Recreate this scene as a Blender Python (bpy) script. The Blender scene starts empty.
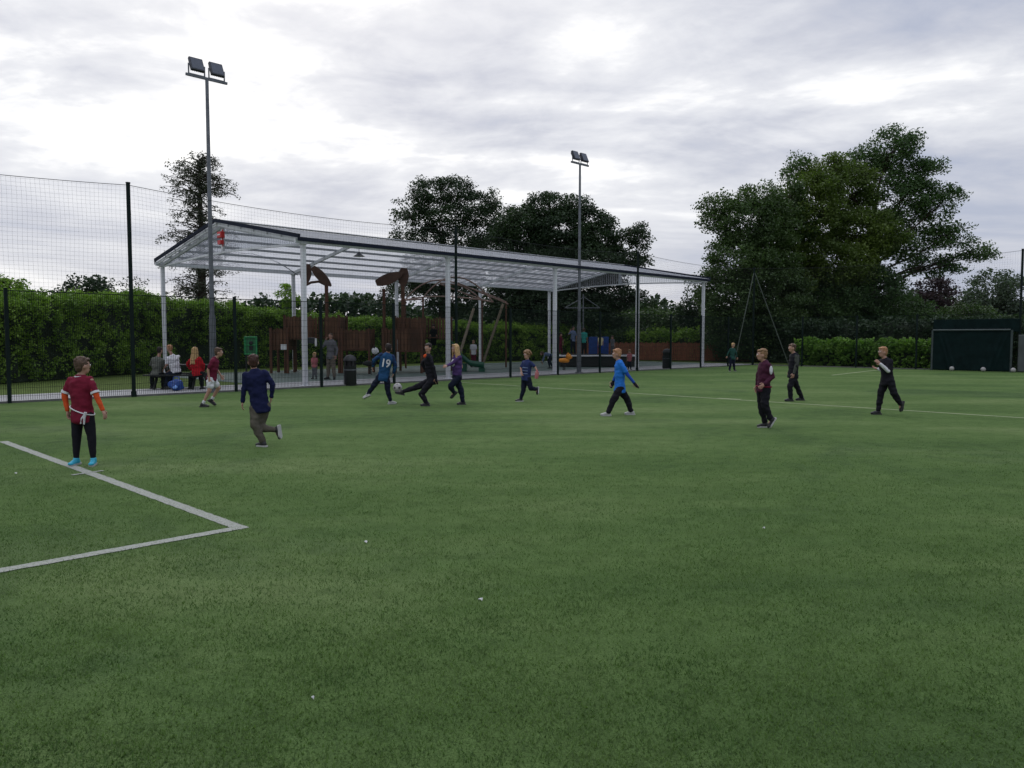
import bpy, math, random
import numpy as np
from mathutils import Vector, Matrix, noise
from mathutils.bvhtree import BVHTree
random.seed(7); RNG = np.random.default_rng(7)
scn = bpy.context.scene
COL = scn.collection
PI = math.pi; R = math.radians
V = lambda *a: np.array(a, dtype=float)

# ------------------------------------------------------------------ camera model
FPX = 780.0; CAMH = 1.6; PITCH = math.atan(46/780.0)
def ray(px, py):
    x = (px-512)/FPX; y = (384-py)/FPX
    c, s = math.cos(PITCH), math.sin(PITCH)
    d = V(x, c + y*s, -s + y*c)
    return d/d[1]                      # per metre of ground depth
def at(px, py, Y): return V(0, 0, CAMH) + ray(px, py)*Y
def ground(px, py):
    d = ray(px, py); return V(0, 0, CAMH) + d*(-CAMH/d[2])
def atz(px, Y, z=0):                   # column of the picture at depth Y, height z
    return V((px-512)/FPX*Y*1.0, Y, z)

# pitch-aligned frame: a along the long fence, n away from the pitch
A = V(.7, .714, 0); A /= np.linalg.norm(A); N = V(-A[1], A[0], 0); F0 = V(-10.3, 21.2, 0)
def W(t, s, z=0): return F0 + A*t + N*s + V(0, 0, z)

# ------------------------------------------------------------------ mesh builder
class MB:
    def __init__(s): s.v = []; s.f = []; s.m = []; s.n = 0; s.sm = []
    def add(s, v, f, m=0, smooth=False):
        v = np.asarray(v, float); s.v.append(v)
        f = [np.asarray(q, dtype=np.int64)+s.n for q in f] if isinstance(f, list) else np.asarray(f, dtype=np.int64)+s.n
        s.f.append(f); k = len(f)
        s.m.append(np.full(k, m) if np.isscalar(m) else np.asarray(m)); s.sm.append(np.full(k, smooth)); s.n += len(v)
    def hexa(s, c8, m=0):
        s.add(c8, np.array([[0,3,2,1],[4,5,6,7],[0,1,5,4],[1,2,6,5],[2,3,7,6],[3,0,4,7]]), m)
    def box(s, c, size, ax=(1,0,0), ay=(0,1,0), az=(0,0,1), m=0):
        c = np.asarray(c, float); ax, ay, az = [np.asarray(q, float) for q in (ax, ay, az)]
        h = np.asarray(size)/2.
        P = [c+ax*h[0]*i+ay*h[1]*j+az*h[2]*k for k in (-1,1) for i,j in ((-1,-1),(1,-1),(1,1),(-1,1))]
        s.hexa(P, m)
    def tsbox(s, t0, t1, s0, s1, z0, z1, m=0):
        s.hexa([W(t0,s0,z0),W(t0,s1,z0),W(t1,s1,z0),W(t1,s0,z0),W(t0,s0,z1),W(t0,s1,z1),W(t1,s1,z1),W(t1,s0,z1)], m)
    def beam(s, p0, p1, w, h, m=0, up=(0,0,1)):
        p0, p1 = np.asarray(p0,float), np.asarray(p1,float); d = p1-p0; L = np.linalg.norm(d); d /= L
        u = np.asarray(up, float); sd = np.cross(d, u)
        if np.linalg.norm(sd) < 1e-4: sd = np.cross(d, A)
        sd /= np.linalg.norm(sd); u = np.cross(sd, d)
        s.box((p0+p1)/2, (L, w, h), d, sd, u, m)
    def tube(s, pts, rad, n=10, m=0, cap=True, smooth=True):
        pts = [np.asarray(p, float) for p in pts]; K = len(pts)
        if np.isscalar(rad): rad = [rad]*K
        vs = []; prev = None
        for i, p in enumerate(pts):
            d = pts[min(i+1,K-1)]-pts[max(i-1,0)]; d = d/(np.linalg.norm(d)+1e-12)
            if prev is None:
                u = np.cross(d, V(0,0,1) if abs(d[2])<.9 else V(1,0,0))
            else: u = prev-d*np.dot(prev, d)
            u = u/np.linalg.norm(u); prev = u; w = np.cross(d, u)
            a = np.arange(n)*2*PI/n
            vs.append(p+rad[i]*(np.cos(a)[:,None]*u+np.sin(a)[:,None]*w))
        vs = np.concatenate(vs); f = []
        i = np.arange(n); j = (i+1)%n
        for k in range(K-1):
            f.append(np.stack([k*n+i, k*n+j, (k+1)*n+j, (k+1)*n+i], 1))
        s.add(vs, np.concatenate(f), m, smooth)
        if cap:
            s.add(vs[:n][::-1], [np.arange(n)], m); s.add(vs[-n:], [np.arange(n)], m)
    def ell(s, c, r, ax=(1,0,0), ay=(0,1,0), az=(0,0,1), nu=14, nv=9, m=0):
        if np.isscalar(r): r = (r, r, r)
        c = np.asarray(c, float); M = np.stack([np.asarray(ax)*r[0], np.asarray(ay)*r[1], np.asarray(az)*r[2]])
        vs = [V(0,0,-1)]
        for k in range(1, nv):
            p = -PI/2+PI*k/nv
            for i in range(nu):
                q = 2*PI*i/nu; vs.append(V(math.cos(p)*math.cos(q), math.cos(p)*math.sin(q), math.sin(p)))
        vs.append(V(0,0,1)); vs = np.array(vs)@M+c
        f = []; 
        for i in range(nu): f.append([0, 1+(i+1)%nu, 1+i])
        for k in range(nv-2):
            for i in range(nu):
                a = 1+k*nu; b = a+nu; f.append([a+i, a+(i+1)%nu, b+(i+1)%nu, b+i])
        a = 1+(nv-2)*nu; L = len(vs)-1
        for i in range(nu): f.append([a+i, a+(i+1)%nu, L])
        s.add(vs, f, m, True)
    def cap(s, p0, p1, r0, r1, n=12, m=0):     # rounded tapered limb
        s.tube([p0, p1], [r0, r1], n, m); s.ell(p0, r0, nu=n, nv=8, m=m); s.ell(p1, r1, nu=n, nv=8, m=m)
    def mesh(s, name, off=(0,0,0)):
        me = bpy.data.meshes.new(name)
        v = np.concatenate(s.v)-np.asarray(off)
        lens = []; idx = []
        for f in s.f:
            if isinstance(f, list):
                for q in f: lens.append([len(q)]); idx.append(q)
            else: lens.append(np.full(len(f), f.shape[1])); idx.append(f.ravel())
        lens = np.concatenate(lens); idx = np.concatenate(idx)
        me.vertices.add(len(v)); me.vertices.foreach_set('co', v.ravel())
        me.loops.add(len(idx)); me.loops.foreach_set('vertex_index', idx.astype(np.int32))
        me.polygons.add(len(lens)); st = np.concatenate([[0], np.cumsum(lens)[:-1]])
        me.polygons.foreach_set('loop_start', st.astype(np.int32))
        me.polygons.foreach_set('material_index', np.concatenate(s.m).astype(np.int32))
        me.polygons.foreach_set('use_smooth', np.concatenate(s.sm).astype(bool))
        me.update(calc_edges=True); return me
    def build(s, name, mats, parent=None, loc=None, bevel=0):
        off = parent_world(parent) if parent is not None else (V(*loc) if loc is not None else V(0,0,0))
        me = s.mesh(name, off)
        if not isinstance(mats, (list, tuple)): mats = [mats]
        for q in mats: me.materials.append(q)
        o = bpy.data.objects.new(name, me); COL.objects.link(o)
        if parent is not None: o.parent = parent
        elif loc is not None: o.location = loc
        if bevel:
            b = o.modifiers.new('b', 'BEVEL'); b.width = bevel; b.segments = 2; b.limit_method = 'ANGLE'
        return o
def parent_world(o):
    p = V(0,0,0)
    while o is not None: p = p+np.array(o.location); o = o.parent
    return p
def empty(name, loc, label=None, cat=None, group=None):
    o = bpy.data.objects.new(name, None); COL.objects.link(o); o.location = tuple(loc); o.empty_display_size = .2
    tag(o, label, cat, group); return o
def tag(o, label=None, cat=None, group=None, kind=None):
    if label: o['label'] = label
    if cat: o['category'] = cat
    if group: o['group'] = group
    if kind: o['kind'] = kind
    return o
def copy_tree(o, parent=None):
    c = o.copy(); COL.objects.link(c); c.parent = parent
    for ch in [q for q in bpy.data.objects if q.parent is o]: copy_tree(ch, c)
    return c

# ------------------------------------------------------------------ materials
def newmat(name):
    m = bpy.data.materials.new(name); m.use_nodes = True; nt = m.node_tree
    return m, nt, nt.nodes['Principled BSDF'], nt.nodes['Material Output']
def node(nt, typ, **kw):
    n = nt.nodes.new(typ)
    for k, v in kw.items():
        if k.startswith('i_'): n.inputs[k[2:].replace('_', ' ')].default_value = v
        elif k.startswith('n_'): n.inputs[int(k[2:])].default_value = v
        else: setattr(n, k, v)
    return n
def ramp(nt, fac, stops):
    r = nt.nodes.new('ShaderNodeValToRGB'); e = r.color_ramp.elements
    while len(e) < len(stops): e.new(.5)
    for q, (p, c) in zip(e, stops): q.position = p; q.color = (*c, 1) if len(c) == 3 else c
    nt.links.new(fac, r.inputs[0]); return r.outputs[0]
def mixc(nt, fac, a, b, mode='MIX'):
    m = nt.nodes.new('ShaderNodeMix'); m.data_type = 'RGBA'; m.blend_type = mode
    for s_, v in ((0, fac), (6, a), (7, b)):
        if hasattr(v, 'links'): nt.links.new(v, m.inputs[s_])
        else: m.inputs[s_].default_value = (*v, 1) if isinstance(v, tuple) and len(v) == 3 else v
    return m.outputs[2]
def vary(c, k): return tuple(min(1, q*k) for q in c)
def surf(name, c, rough=.7, scale=6., var=.25, bump=.2, bscale=None, metal=0, dist=.01, spec=.4, c2=None, stretch=None):
    m, nt, b, out = newmat(name)
    tc = node(nt, 'ShaderNodeTexCoord'); src = tc.outputs['Object']
    if stretch:
        mp = node(nt, 'ShaderNodeMapping'); mp.inputs['Scale'].default_value = stretch
        nt.links.new(src, mp.inputs[0]); src = mp.outputs[0]
    n1 = node(nt, 'ShaderNodeTexNoise', i_Scale=scale, i_Detail=6., i_Roughness=.65); nt.links.new(src, n1.inputs['Vector'])
    lo, hi = vary(c, 1-var), vary(c, 1+var)
    col = ramp(nt, n1.outputs['Fac'], [(.3, lo), (.7, c2 if c2 else hi)])
    nt.links.new(col, b.inputs['Base Color'])
    n2 = node(nt, 'ShaderNodeTexNoise', i_Scale=bscale or scale*6, i_Detail=4.); nt.links.new(src, n2.inputs['Vector'])
    bp = node(nt, 'ShaderNodeBump', i_Strength=bump, i_Distance=dist); nt.links.new(n2.outputs['Fac'], bp.inputs['Height'])
    nt.links.new(bp.outputs[0], b.inputs['Normal'])
    b.inputs['Roughness'].default_value = rough; b.inputs['Metallic'].default_value = metal
    b.inputs['Specular IOR Level'].default_value = spec
    return m
def leafmat(name, c, c2, scale=.5, trans=.3, rough=.55, seed=0):
    m, nt, b, out = newmat(name)
    g = node(nt, 'ShaderNodeNewGeometry')
    tc = node(nt, 'ShaderNodeTexCoord')
    n1 = node(nt, 'ShaderNodeTexNoise', i_Scale=scale, i_Detail=3.); nt.links.new(tc.outputs['Object'], n1.inputs['Vector'])
    c1 = ramp(nt, n1.outputs['Fac'], [(.35, c), (.65, c2)])
    k = ramp(nt, g.outputs['Random Per Island'], [(0, (.70, .70, .70)), (1, (1.25, 1.25, 1.18))])
    col = mixc(nt, 1.0, c1, k, 'MULTIPLY')
    nt.links.new(col, b.inputs['Base Color']); b.inputs['Roughness'].default_value = rough
    b.inputs['Specular IOR Level'].default_value = .3
    t = node(nt, 'ShaderNodeBsdfTranslucent'); tcx = mixc(nt, 1.0, col, (1.2, 1.4, .7), 'MULTIPLY'); nt.links.new(tcx, t.inputs[0])
    mx = node(nt, 'ShaderNodeMixShader'); mx.inputs[0].default_value = trans
    nt.links.new(b.outputs[0], mx.inputs[1]); nt.links.new(t.outputs[0], mx.inputs[2]); nt.links.new(mx.outputs[0], out.inputs[0])
    return m

M = {}
def cloth(key, c, **kw):
    M[key] = surf(key, c, rough=.85, scale=14, var=.18, bump=.35, bscale=22, dist=.01, spec=.15, **kw); return M[key]
cloth('maroon', (.14, .010, .026)); cloth('orange', (.55, .075, .02)); cloth('white cloth', (.55, .55, .57)); cloth('black cloth', (.010, .010, .014))
cloth('navy', (.008, .011, .042)); cloth('olive khaki', (.075, .068, .052)); cloth('dark maroon', (.11, .012, .03)); cloth('team blue', (.014, .055, .13))
cloth('sleeve navy', (.012, .026, .07)); cloth('purple', (.06, .032, .11)); cloth('royal blue', (.015, .06, .33)); cloth('bright blue', (.02, .14, .48))
cloth('plum', (.050, .012, .028)); cloth('slate green', (.05, .055, .047)); cloth('deep green', (.015, .055, .045)); cloth('scarlet', (.38, .010, .018))
cloth('grey olive', (.10, .105, .09)); cloth('turquoise', (.035, .27, .23)); cloth('pale yellow', (.6, .55, .33)); cloth('steel blue', (.12, .16, .25))
cloth('pink', (.36, .12, .13)); cloth('grey cloth', (.11, .11, .12)); cloth('stone trousers', (.13, .11, .09)); cloth('striped navy', (.02, .03, .09)); cloth('dark navy', (.008, .011, .024))
M['skin'] = surf('skin', (.36, .205, .15), rough=.5, scale=9, var=.12, bump=.08, spec=.3)
M['lip'] = surf('lip', (.42, .13, .12), rough=.4, scale=9, var=.1, bump=.05)
M['eye white'] = surf('eye white', (.7, .7, .7), rough=.2, scale=9, var=.05, bump=0)
M['eye dark'] = surf('eye dark', (.03, .02, .015), rough=.1, scale=9, var=.05, bump=0)
def hairm(key, c): M[key] = surf(key, c, rough=.6, scale=60, var=.45, bump=.8, bscale=120, dist=.01, stretch=(1, 1, .25), spec=.3)
hairm('brown hair', (.075, .045, .028)); hairm('dark hair', (.018, .012, .01)); hairm('light brown hair', (.20, .115, .055)); hairm('blonde hair', (.42, .27, .12)); hairm('red brown hair', (.045, .018, .012)); hairm('sandy hair', (.33, .17, .085))
M['cyan shoe'] = surf('cyan shoe', (.02, .30, .42), rough=.5, scale=20, var=.2); M['black shoe'] = surf('black shoe', (.014, .014, .016), rough=.5, scale=20, var=.2)
M['white shoe'] = surf('white shoe', (.34, .34, .33), rough=.5, scale=20, var=.15); M['white sole'] = surf('white sole', (.36, .36, .35), rough=.6, scale=20, var=.15)
M['black sole'] = surf('black sole', (.03, .03, .03), rough=.6, scale=20, var=.15); M['tan shoe'] = surf('tan shoe', (.3, .22, .14), rough=.6, scale=20, var=.15)
M['post green'] = surf('post green', (.005, .012, .011), rough=.7, scale=3, var=.3, bump=.05, spec=.15)
M['wire green'] = surf('wire green', (.007, .014, .011), rough=.7, scale=3, var=.2, bump=0, spec=.15)
M['goal frame'] = surf('goal frame', (.035, .048, .048), rough=.6, scale=3, var=.3)
M['brace green'] = surf('brace green', (.032, .046, .032), rough=.5, scale=3, var=.3)
M['net'] = surf('net', (.015, .02, .02), rough=.8, scale=3, var=.2, bump=0)
M['white steel'] = surf('white steel', (.62, .63, .65), rough=.4, scale=1.5, var=.10, bump=.05, stretch=(1, 1, .3))
M['grey steel'] = surf('grey steel', (.34, .35, .37), rough=.5, scale=1.5, var=.1, bump=.05)
M['dark flashing'] = surf('dark flashing', (.014, .018, .032), rough=.75, scale=2, var=.25, bump=.05, spec=.1)
M['galvanised'] = surf('galvanised', (.13, .14, .155), rough=.5, scale=5, var=.25, bump=.1, metal=.5)
M['lamp black'] = surf('lamp black', (.025, .028, .035), rough=.45, scale=8, var=.2, bump=.1)
M['lamp glass'] = surf('lamp glass', (.05, .06, .08), rough=.12, scale=8, var=.2, bump=.1)
M['wood'] = surf('wood', (.095, .040, .022), rough=.75, scale=5, var=.45, bump=.5, stretch=(4, 4, .5))
M['board wood'] = leafmat('board wood', (.078, .037, .021), (.13, .063, .037), 1.5, 0., .75)
M['pole wood'] = surf('pole wood', (.20, .16, .11), rough=.7, scale=5, var=.25, bump=.4, stretch=(4, 4, .5))
M['brown panel'] = surf('brown panel', (.075, .035, .022), rough=.6, scale=4, var=.3, bump=.2)
M['rusty tube'] = surf('rusty tube', (.22, .14, .11), rough=.5, scale=6, var=.3, bump=.1)
M['orange fence wood'] = surf('orange fence wood', (.13, .045, .022), rough=.8, scale=4, var=.4, bump=.5, stretch=(3, 3, .4))
M['bin black'] = surf('bin black', (.012, .013, .015), rough=.5, scale=10, var=.3, bump=.15)
M['red paint'] = surf('red paint', (.5, .02, .02), rough=.4, scale=10, var=.2, bump=.05)
M['green plastic'] = surf('green plastic', (.02, .22, .07), rough=.4, scale=5, var=.2, bump=.05)
M['slide green'] = surf('slide green', (.012, .09, .05), rough=.3, scale=5, var=.2, bump=.05)
M['blue plastic'] = surf('blue plastic', (.012, .055, .24), rough=.5, scale=6, var=.3, bump=.1)
M['orange plastic'] = surf('orange plastic', (.75, .28, .02), rough=.4, scale=6, var=.2, bump=.05)
M['white plastic'] = surf('white plastic', (.7, .7, .7), rough=.4, scale=6, var=.1, bump=.05)
M['ball white'] = surf('ball white', (.32, .31, .30), rough=.45, scale=8, var=.12, bump=.1)
M['rubber black'] = surf('rubber black', (.012, .012, .013), rough=.7, scale=8, var=.3, bump=.2)
M['tarp'] = surf('tarp', (.004, .012, .012), rough=.75, scale=2, var=.35, bump=.3, bscale=6, dist=.03, spec=.08)
M['bark'] = surf('bark', (.045, .036, .028), rough=.95, scale=6, var=.5, bump=1., bscale=12, dist=.05, stretch=(3, 3, .7), spec=.1)
M['paper'] = surf('paper', (.55, .55, .53), rough=.8, scale=30, var=.1)
M['sign grey'] = surf('sign grey', (.03, .035, .04), rough=.4, scale=10, var=.2)
# foliage
M['leaf hedge'] = leafmat('leaf hedge', (.095, .175, .024), (.165, .265, .036), .8, .35)
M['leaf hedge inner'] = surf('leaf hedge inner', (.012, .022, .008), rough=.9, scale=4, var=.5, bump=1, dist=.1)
M['leaf laurel'] = leafmat('leaf laurel', (.09, .19, .03), (.17, .29, .05), 1.2, .4)
M['leaf oak'] = leafmat('leaf oak', (0.033, 0.072, 0.024), (0.057, 0.105, 0.030), .25, .25)
M['leaf olive'] = leafmat('leaf olive', (.050, .085, .018), (.085, .125, .022), .25, .3)
M['leaf ivy'] = leafmat('leaf ivy', (.034, .064, .020), (.062, .105, .030), .3, .25)
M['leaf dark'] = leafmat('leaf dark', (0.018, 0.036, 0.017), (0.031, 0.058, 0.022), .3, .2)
M['leaf fir'] = leafmat('leaf fir', (0.039, 0.044, 0.034), (0.058, 0.068, 0.042), .5, .15)
M['leaf purple'] = leafmat('leaf purple', (.022, .012, .018), (.035, .018, .022), .4, .2)
M['leaf grey'] = leafmat('leaf grey', (0.054, 0.078, 0.054), (0.072, 0.102, 0.066), .3, .25)

# ---- ground materials
def turf_mat():
    m, nt, b, out = newmat('artificial turf')
    tc = node(nt, 'ShaderNodeTexCoord'); P = tc.outputs['Object']
    big = node(nt, 'ShaderNodeTexNoise', i_Scale=.35, i_Detail=5., i_Roughness=.6)
    mp = node(nt, 'ShaderNodeMapping'); mp.inputs['Rotation'].default_value = (0, 0, R(45)); mp.inputs['Scale'].default_value = (.55, 1.6, 1)
    nt.links.new(P, mp.inputs[0]); nt.links.new(mp.outputs[0], big.inputs['Vector'])
    mid = node(nt, 'ShaderNodeTexNoise', i_Scale=4.5, i_Detail=8., i_Roughness=.75); nt.links.new(P, mid.inputs['Vector'])
    fine = node(nt, 'ShaderNodeTexNoise', i_Scale=90., i_Detail=5., i_Roughness=.8); nt.links.new(P, fine.inputs['Vector'])
    c1 = ramp(nt, big.outputs['Fac'], [(.30, (.058, .103, .032)), (.5, (.079, .132, .042)), (.70, (.120, .170, .066))])
    c2 = ramp(nt, mid.outputs['Fac'], [(.30, (.66, .68, .64)), (.48, (.98, .98, .95)), (.7, (1.18, 1.16, 1.18))])
    c3 = ramp(nt, fine.outputs['Fac'], [(.33, (.35, .38, .33)), (.5, (1, 1, 1)), (.68, (1.5, 1.45, 1.45))])
    c = mixc(nt, 1., mixc(nt, 1., c1, c2, 'MULTIPLY'), c3, 'MULTIPLY')
    wide = node(nt, 'ShaderNodeTexNoise', i_Scale=.16, i_Detail=7., i_Roughness=.7, i_Distortion=.8); nt.links.new(P, wide.inputs['Vector'])
    c = mixc(nt, 1., c, ramp(nt, wide.outputs['Fac'], [(.36, (.74, .76, .86)), (.48, (1, 1, 1)), (.62, (1.06, 1.02, 1.05)), (.72, (1.3, 1.18, 1.3))]), 'MULTIPLY')     # worn, sandy and damp areas
    nt.links.new(c, b.inputs['Base Color']); b.inputs['Roughness'].default_value = .9; b.inputs['Specular IOR Level'].default_value = .04
    bp = node(nt, 'ShaderNodeBump', i_Strength=.7, i_Distance=.02); nt.links.new(fine.outputs['Fac'], bp.inputs['Height'])
    nt.links.new(bp.outputs[0], b.inputs['Normal']); return m
def line_mat(name, c, thr=.36):
    m, nt, b, out = newmat(name)
    tc = node(nt, 'ShaderNodeTexCoord'); n = node(nt, 'ShaderNodeTexNoise', i_Scale=45., i_Detail=6., i_Roughness=.8); nt.links.new(tc.outputs['Object'], n.inputs['Vector'])
    nt.links.new(ramp(nt, n.outputs['Fac'], [(thr, (.10, .13, .07)), (thr+.12, c), (.8, vary(c, 1.15))]), b.inputs['Base Color'])
    b.inputs['Roughness'].default_value = .9; b.inputs['Specular IOR Level'].default_value = .1; return m
M['turf'] = turf_mat()
M['line'] = line_mat('painted line', (.28, .29, .26)); M['line faint'] = line_mat('faint painted line', (.36, .40, .24), .42)
M['blade'] = leafmat('turf blade', (.058, .110, .031), (.098, .158, .051), 2.0, .3, .8)
M['blade white'] = leafmat('white blade', (.26, .27, .24), (.36, .36, .33), 9., .1, .8)
M['rough grass'] = surf('rough grass', (.065, .095, .022), rough=.95, scale=3, var=.4, bump=.8, dist=.03, spec=.1)
M['concrete'] = surf('concrete path', (.27, .27, .27), rough=.9, scale=2.5, var=.18, bump=.2)
M['safety'] = surf('safety surface', (.085, .115, .10), rough=.9, scale=2.5, var=.25, bump=.3)
M['kerb'] = surf('kerb', (.10, .10, .095), rough=.9, scale=4, var=.3)

# ------------------------------------------------------------------ ground
def sheet(name, pts, z, mat):
    m = MB(); m.add([V(p[0], p[1], z) for p in pts], [np.arange(len(pts))])
    return tag(m.build(name, mat), kind='structure')
sheet('ground', [(-600,-300),(600,-300),(600,900),(-600,900)], -.02, M['rough grass'])
TC = 35.1                                                   # the corner where the two fences meet
q = [W(-40,-60),W(TC,-60),W(TC,0),W(-40,0)]
sheet('pitch', q, 0, M['turf'])
sheet('path', [W(-40,.06),W(37,.06),W(37,3.3),W(-40,3.3)], -.004, M['concrete'])
sheet('playground_surface', [W(5.2,3.32),W(37,3.32),W(37,14.5),W(5.2,12.5)], -.008, M['safety'])
k_ = MB(); k_.tsbox(-40, TC, .0, .055, -.05, .05); k_.tsbox(TC, TC+.055, -60, .055, -.05, .05)
tag(k_.build('kerb_strip', M['kerb']), kind='structure')

def ragged_line(name, pts, w, mat, z=.004, seg=.06, jit=.10):
    mb = MB()
    for p, q in zip(pts[:-1], pts[1:]):
        p, q = np.asarray(p), np.asarray(q); d = q-p; L = np.linalg.norm(d[:2]); d = d/L; s = V(-d[1], d[0], 0); n = max(2, int(L/seg))
        t = np.linspace(0, L, n+1)
        e1 = w/2*(1+jit*RNG.uniform(-1,1,n+1)); e2 = w/2*(1+jit*RNG.uniform(-1,1,n+1))
        l = p+d*t[:,None]+s*e1[:,None]; r_ = p+d*t[:,None]-s*e2[:,None]
        v = np.concatenate([l, r_]); v[:,2] = z; i = np.arange(n)
        mb.add(v, np.stack([i+n+1, i+n+2, i+1, i], 1))
        z += .0012
    return tag(mb.build(name, mat), kind='structure')
gc = ground(240, 528); ga = ground(3, 441.5); gb = ground(0, 571); gb = gc+(gb-gc)*2.2
dA = (ga-gc)/np.linalg.norm(ga-gc); dB = (gb-gc)/np.linalg.norm(gb-gc)
ragged_line('box_line', [ga, gc-dA*.05], .115, M['line']); 
ragged_line('box_line', [gc, gb], .115, M['line'], z=.0055)
t1 = ground(72, 475.5); t2 = ground(103, 471); ragged_line('tick_mark', [t1, t2], .06, M['line'], z=.007, jit=.3)
f1 = ground(458, 382.2); f2 = ground(1024, 418); ragged_line('halfway_line', [f1, f1+(f2-f1)*1.5], .10, M['line faint'], seg=.2)
f1 = ground(832, 375.2); f2 = ground(880, 369.8); ragged_line('far_line', [f1, f2], .12, M['line faint'], seg=.2)
f1 = ground(718, 398.3); f2 = ground(741, 399.6); ragged_line('centre_mark', [f1, f2], .14, M['line faint'], z=.007, seg=.2)

# near blades of the artificial turf: real fibres where the camera can see them
def blades(name, pts, mat, hmin, hmax, w, seed):
    r = np.random.default_rng(seed); n = len(pts)
    h = r.uniform(hmin, hmax, n)*np.where(r.random(n) < .03, 1.5, 1); an = r.uniform(0, 2*PI, n); ln = r.normal(0, .55, (n, 2))
    d = np.stack([np.cos(an), np.sin(an), 0*an], 1)*(w*r.uniform(.6, 1.4, n))[:,None]/2
    tip = pts+np.stack([ln[:,0]*h, ln[:,1]*h, h], 1)
    v = np.stack([pts-d, pts+d, tip], 1).reshape(-1, 3); f = np.arange(3*n).reshape(-1, 3)
    mb = MB(); mb.add(v, f); return mb
def near_points(n, y0, y1, seed):
    r = np.random.default_rng(seed); out = []
    Y = y0*np.exp(r.random(n)*math.log(y1/y0)); X = r.uniform(-1, 1, n)*(.72*Y+.9)
    return np.stack([X, Y, np.zeros(n)], 1)
P = near_points(330000, 2.3, 13.5, 3)
nz = np.array([noise.noise((p[0]*1.6, p[1]*1.6, .3))+.6*noise.noise((p[0]*6, p[1]*6, 2.3)) for p in P[::1]])
keep = RNG.random(len(P)) < np.clip(.70+.5*nz, .2, 1)*np.clip((13.5-P[:,1])/5., 0, 1)
def online(P, a, b, w):
    d = (b-a)[:2]; L = np.linalg.norm(d); d = d/L; q = P[:,:2]-a[:2]; u = q@d; v = q@V(-d[1], d[0])
    return (u > -.03) & (u < L) & (np.abs(v) < w)
ol = online(P, gc, ga, .06) | online(P, gc, gb, .06)
gm = blades('g', P[keep & ~ol], None, .008, .022, .0055, 5).build('grass', M['blade']); tag(gm, 'short dark green fibres of the artificial turf', 'grass', kind='stuff')
gm = blades('g', np.concatenate([P[ol], P[ol]+V(.01, .007, 0)]), None, .005, .011, .006, 6).build('painted_grass', M['blade white']); tag(gm, 'white painted turf fibres along the corner of the box line', 'grass', kind='stuff')

# ------------------------------------------------------------------ fences
def wire_panel(o, d, L, z0, z1, dv, dh, r, mb):
    """square-section wires: uprights dv apart, rows dh apart; o origin, d unit direction"""
    nn = np.cross(d, V(0,0,1))
    def bars(P0, P1, a, b):
        n = len(P0); v = np.stack([P0-a-b, P0+a-b, P0+a+b, P0-a+b, P1-a-b, P1+a-b, P1+a+b, P1-a+b], 1).reshape(-1, 3)
        f = np.array([[0,1,5,4],[1,2,6,5],[2,3,7,6],[3,0,4,7]]); F = (np.arange(n)*8)[:,None,None]+f[None]
        mb.add(v, F.reshape(-1, 4))
    x = np.arange(dv/2, L, dv); base = o+d*x[:,None]
    bars(base+V(0,0,z0), base+V(0,0,z1), d*r, nn*r)
    z = np.arange(z0+dh*.5, z1, dh); b2 = np.repeat(o[None]+nn*r*2, len(z), 0); b2[:,2] += z
    bars(b2, b2+d*L, V(0,0,r), nn*r)
def net_panel(o, d, L, z0, ztop, cell, r, mb):
    """slack twine net under a sagging cable; ztop(u) gives the cable's height"""
    nn = np.cross(d, V(0,0,1)); x = np.arange(cell/2, L, cell)
    def strip(pts):
        pts = np.asarray(pts); k = len(pts)
        v = np.concatenate([pts+nn*r, pts-nn*r*.5+V(0,0,r)+d*r, pts-nn*r*.5-V(0,0,r)-d*r]); i = np.arange(k-1); f = []
        for a, b in ((0,1),(1,2),(2,0)): f.append(np.stack([a*k+i, a*k+i+1, b*k+i+1, b*k+i], 1))
        mb.add(v, np.concatenate(f))
    for q, u in enumerate(x):
        zt = ztop(u); w = .025*math.sin(u*2.1)+.02*math.sin(u*.7+1)
        zz = np.linspace(z0, zt, 7)
        strip([o+d*(u+.012*math.sin(z*3+u*1.3))+nn*w*math.sin((z-z0)/(zt-z0)*PI)+V(0,0,z) for z in zz])
    rows = int((ztop(0)-z0)/cell)
    uu = np.arange(0, L+.01, .45)
    for k in range(1, rows+1):
        strip([o+d*u+nn*(.025*math.sin(u*2.1)+.02*math.sin(u*.7+1))*math.sin(k/rows*PI*.98)+V(0,0, z0+(ztop(u)-z0)*k/(rows+.3)) for u in uu])
H1 = 2.76; HT = 5.74
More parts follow.
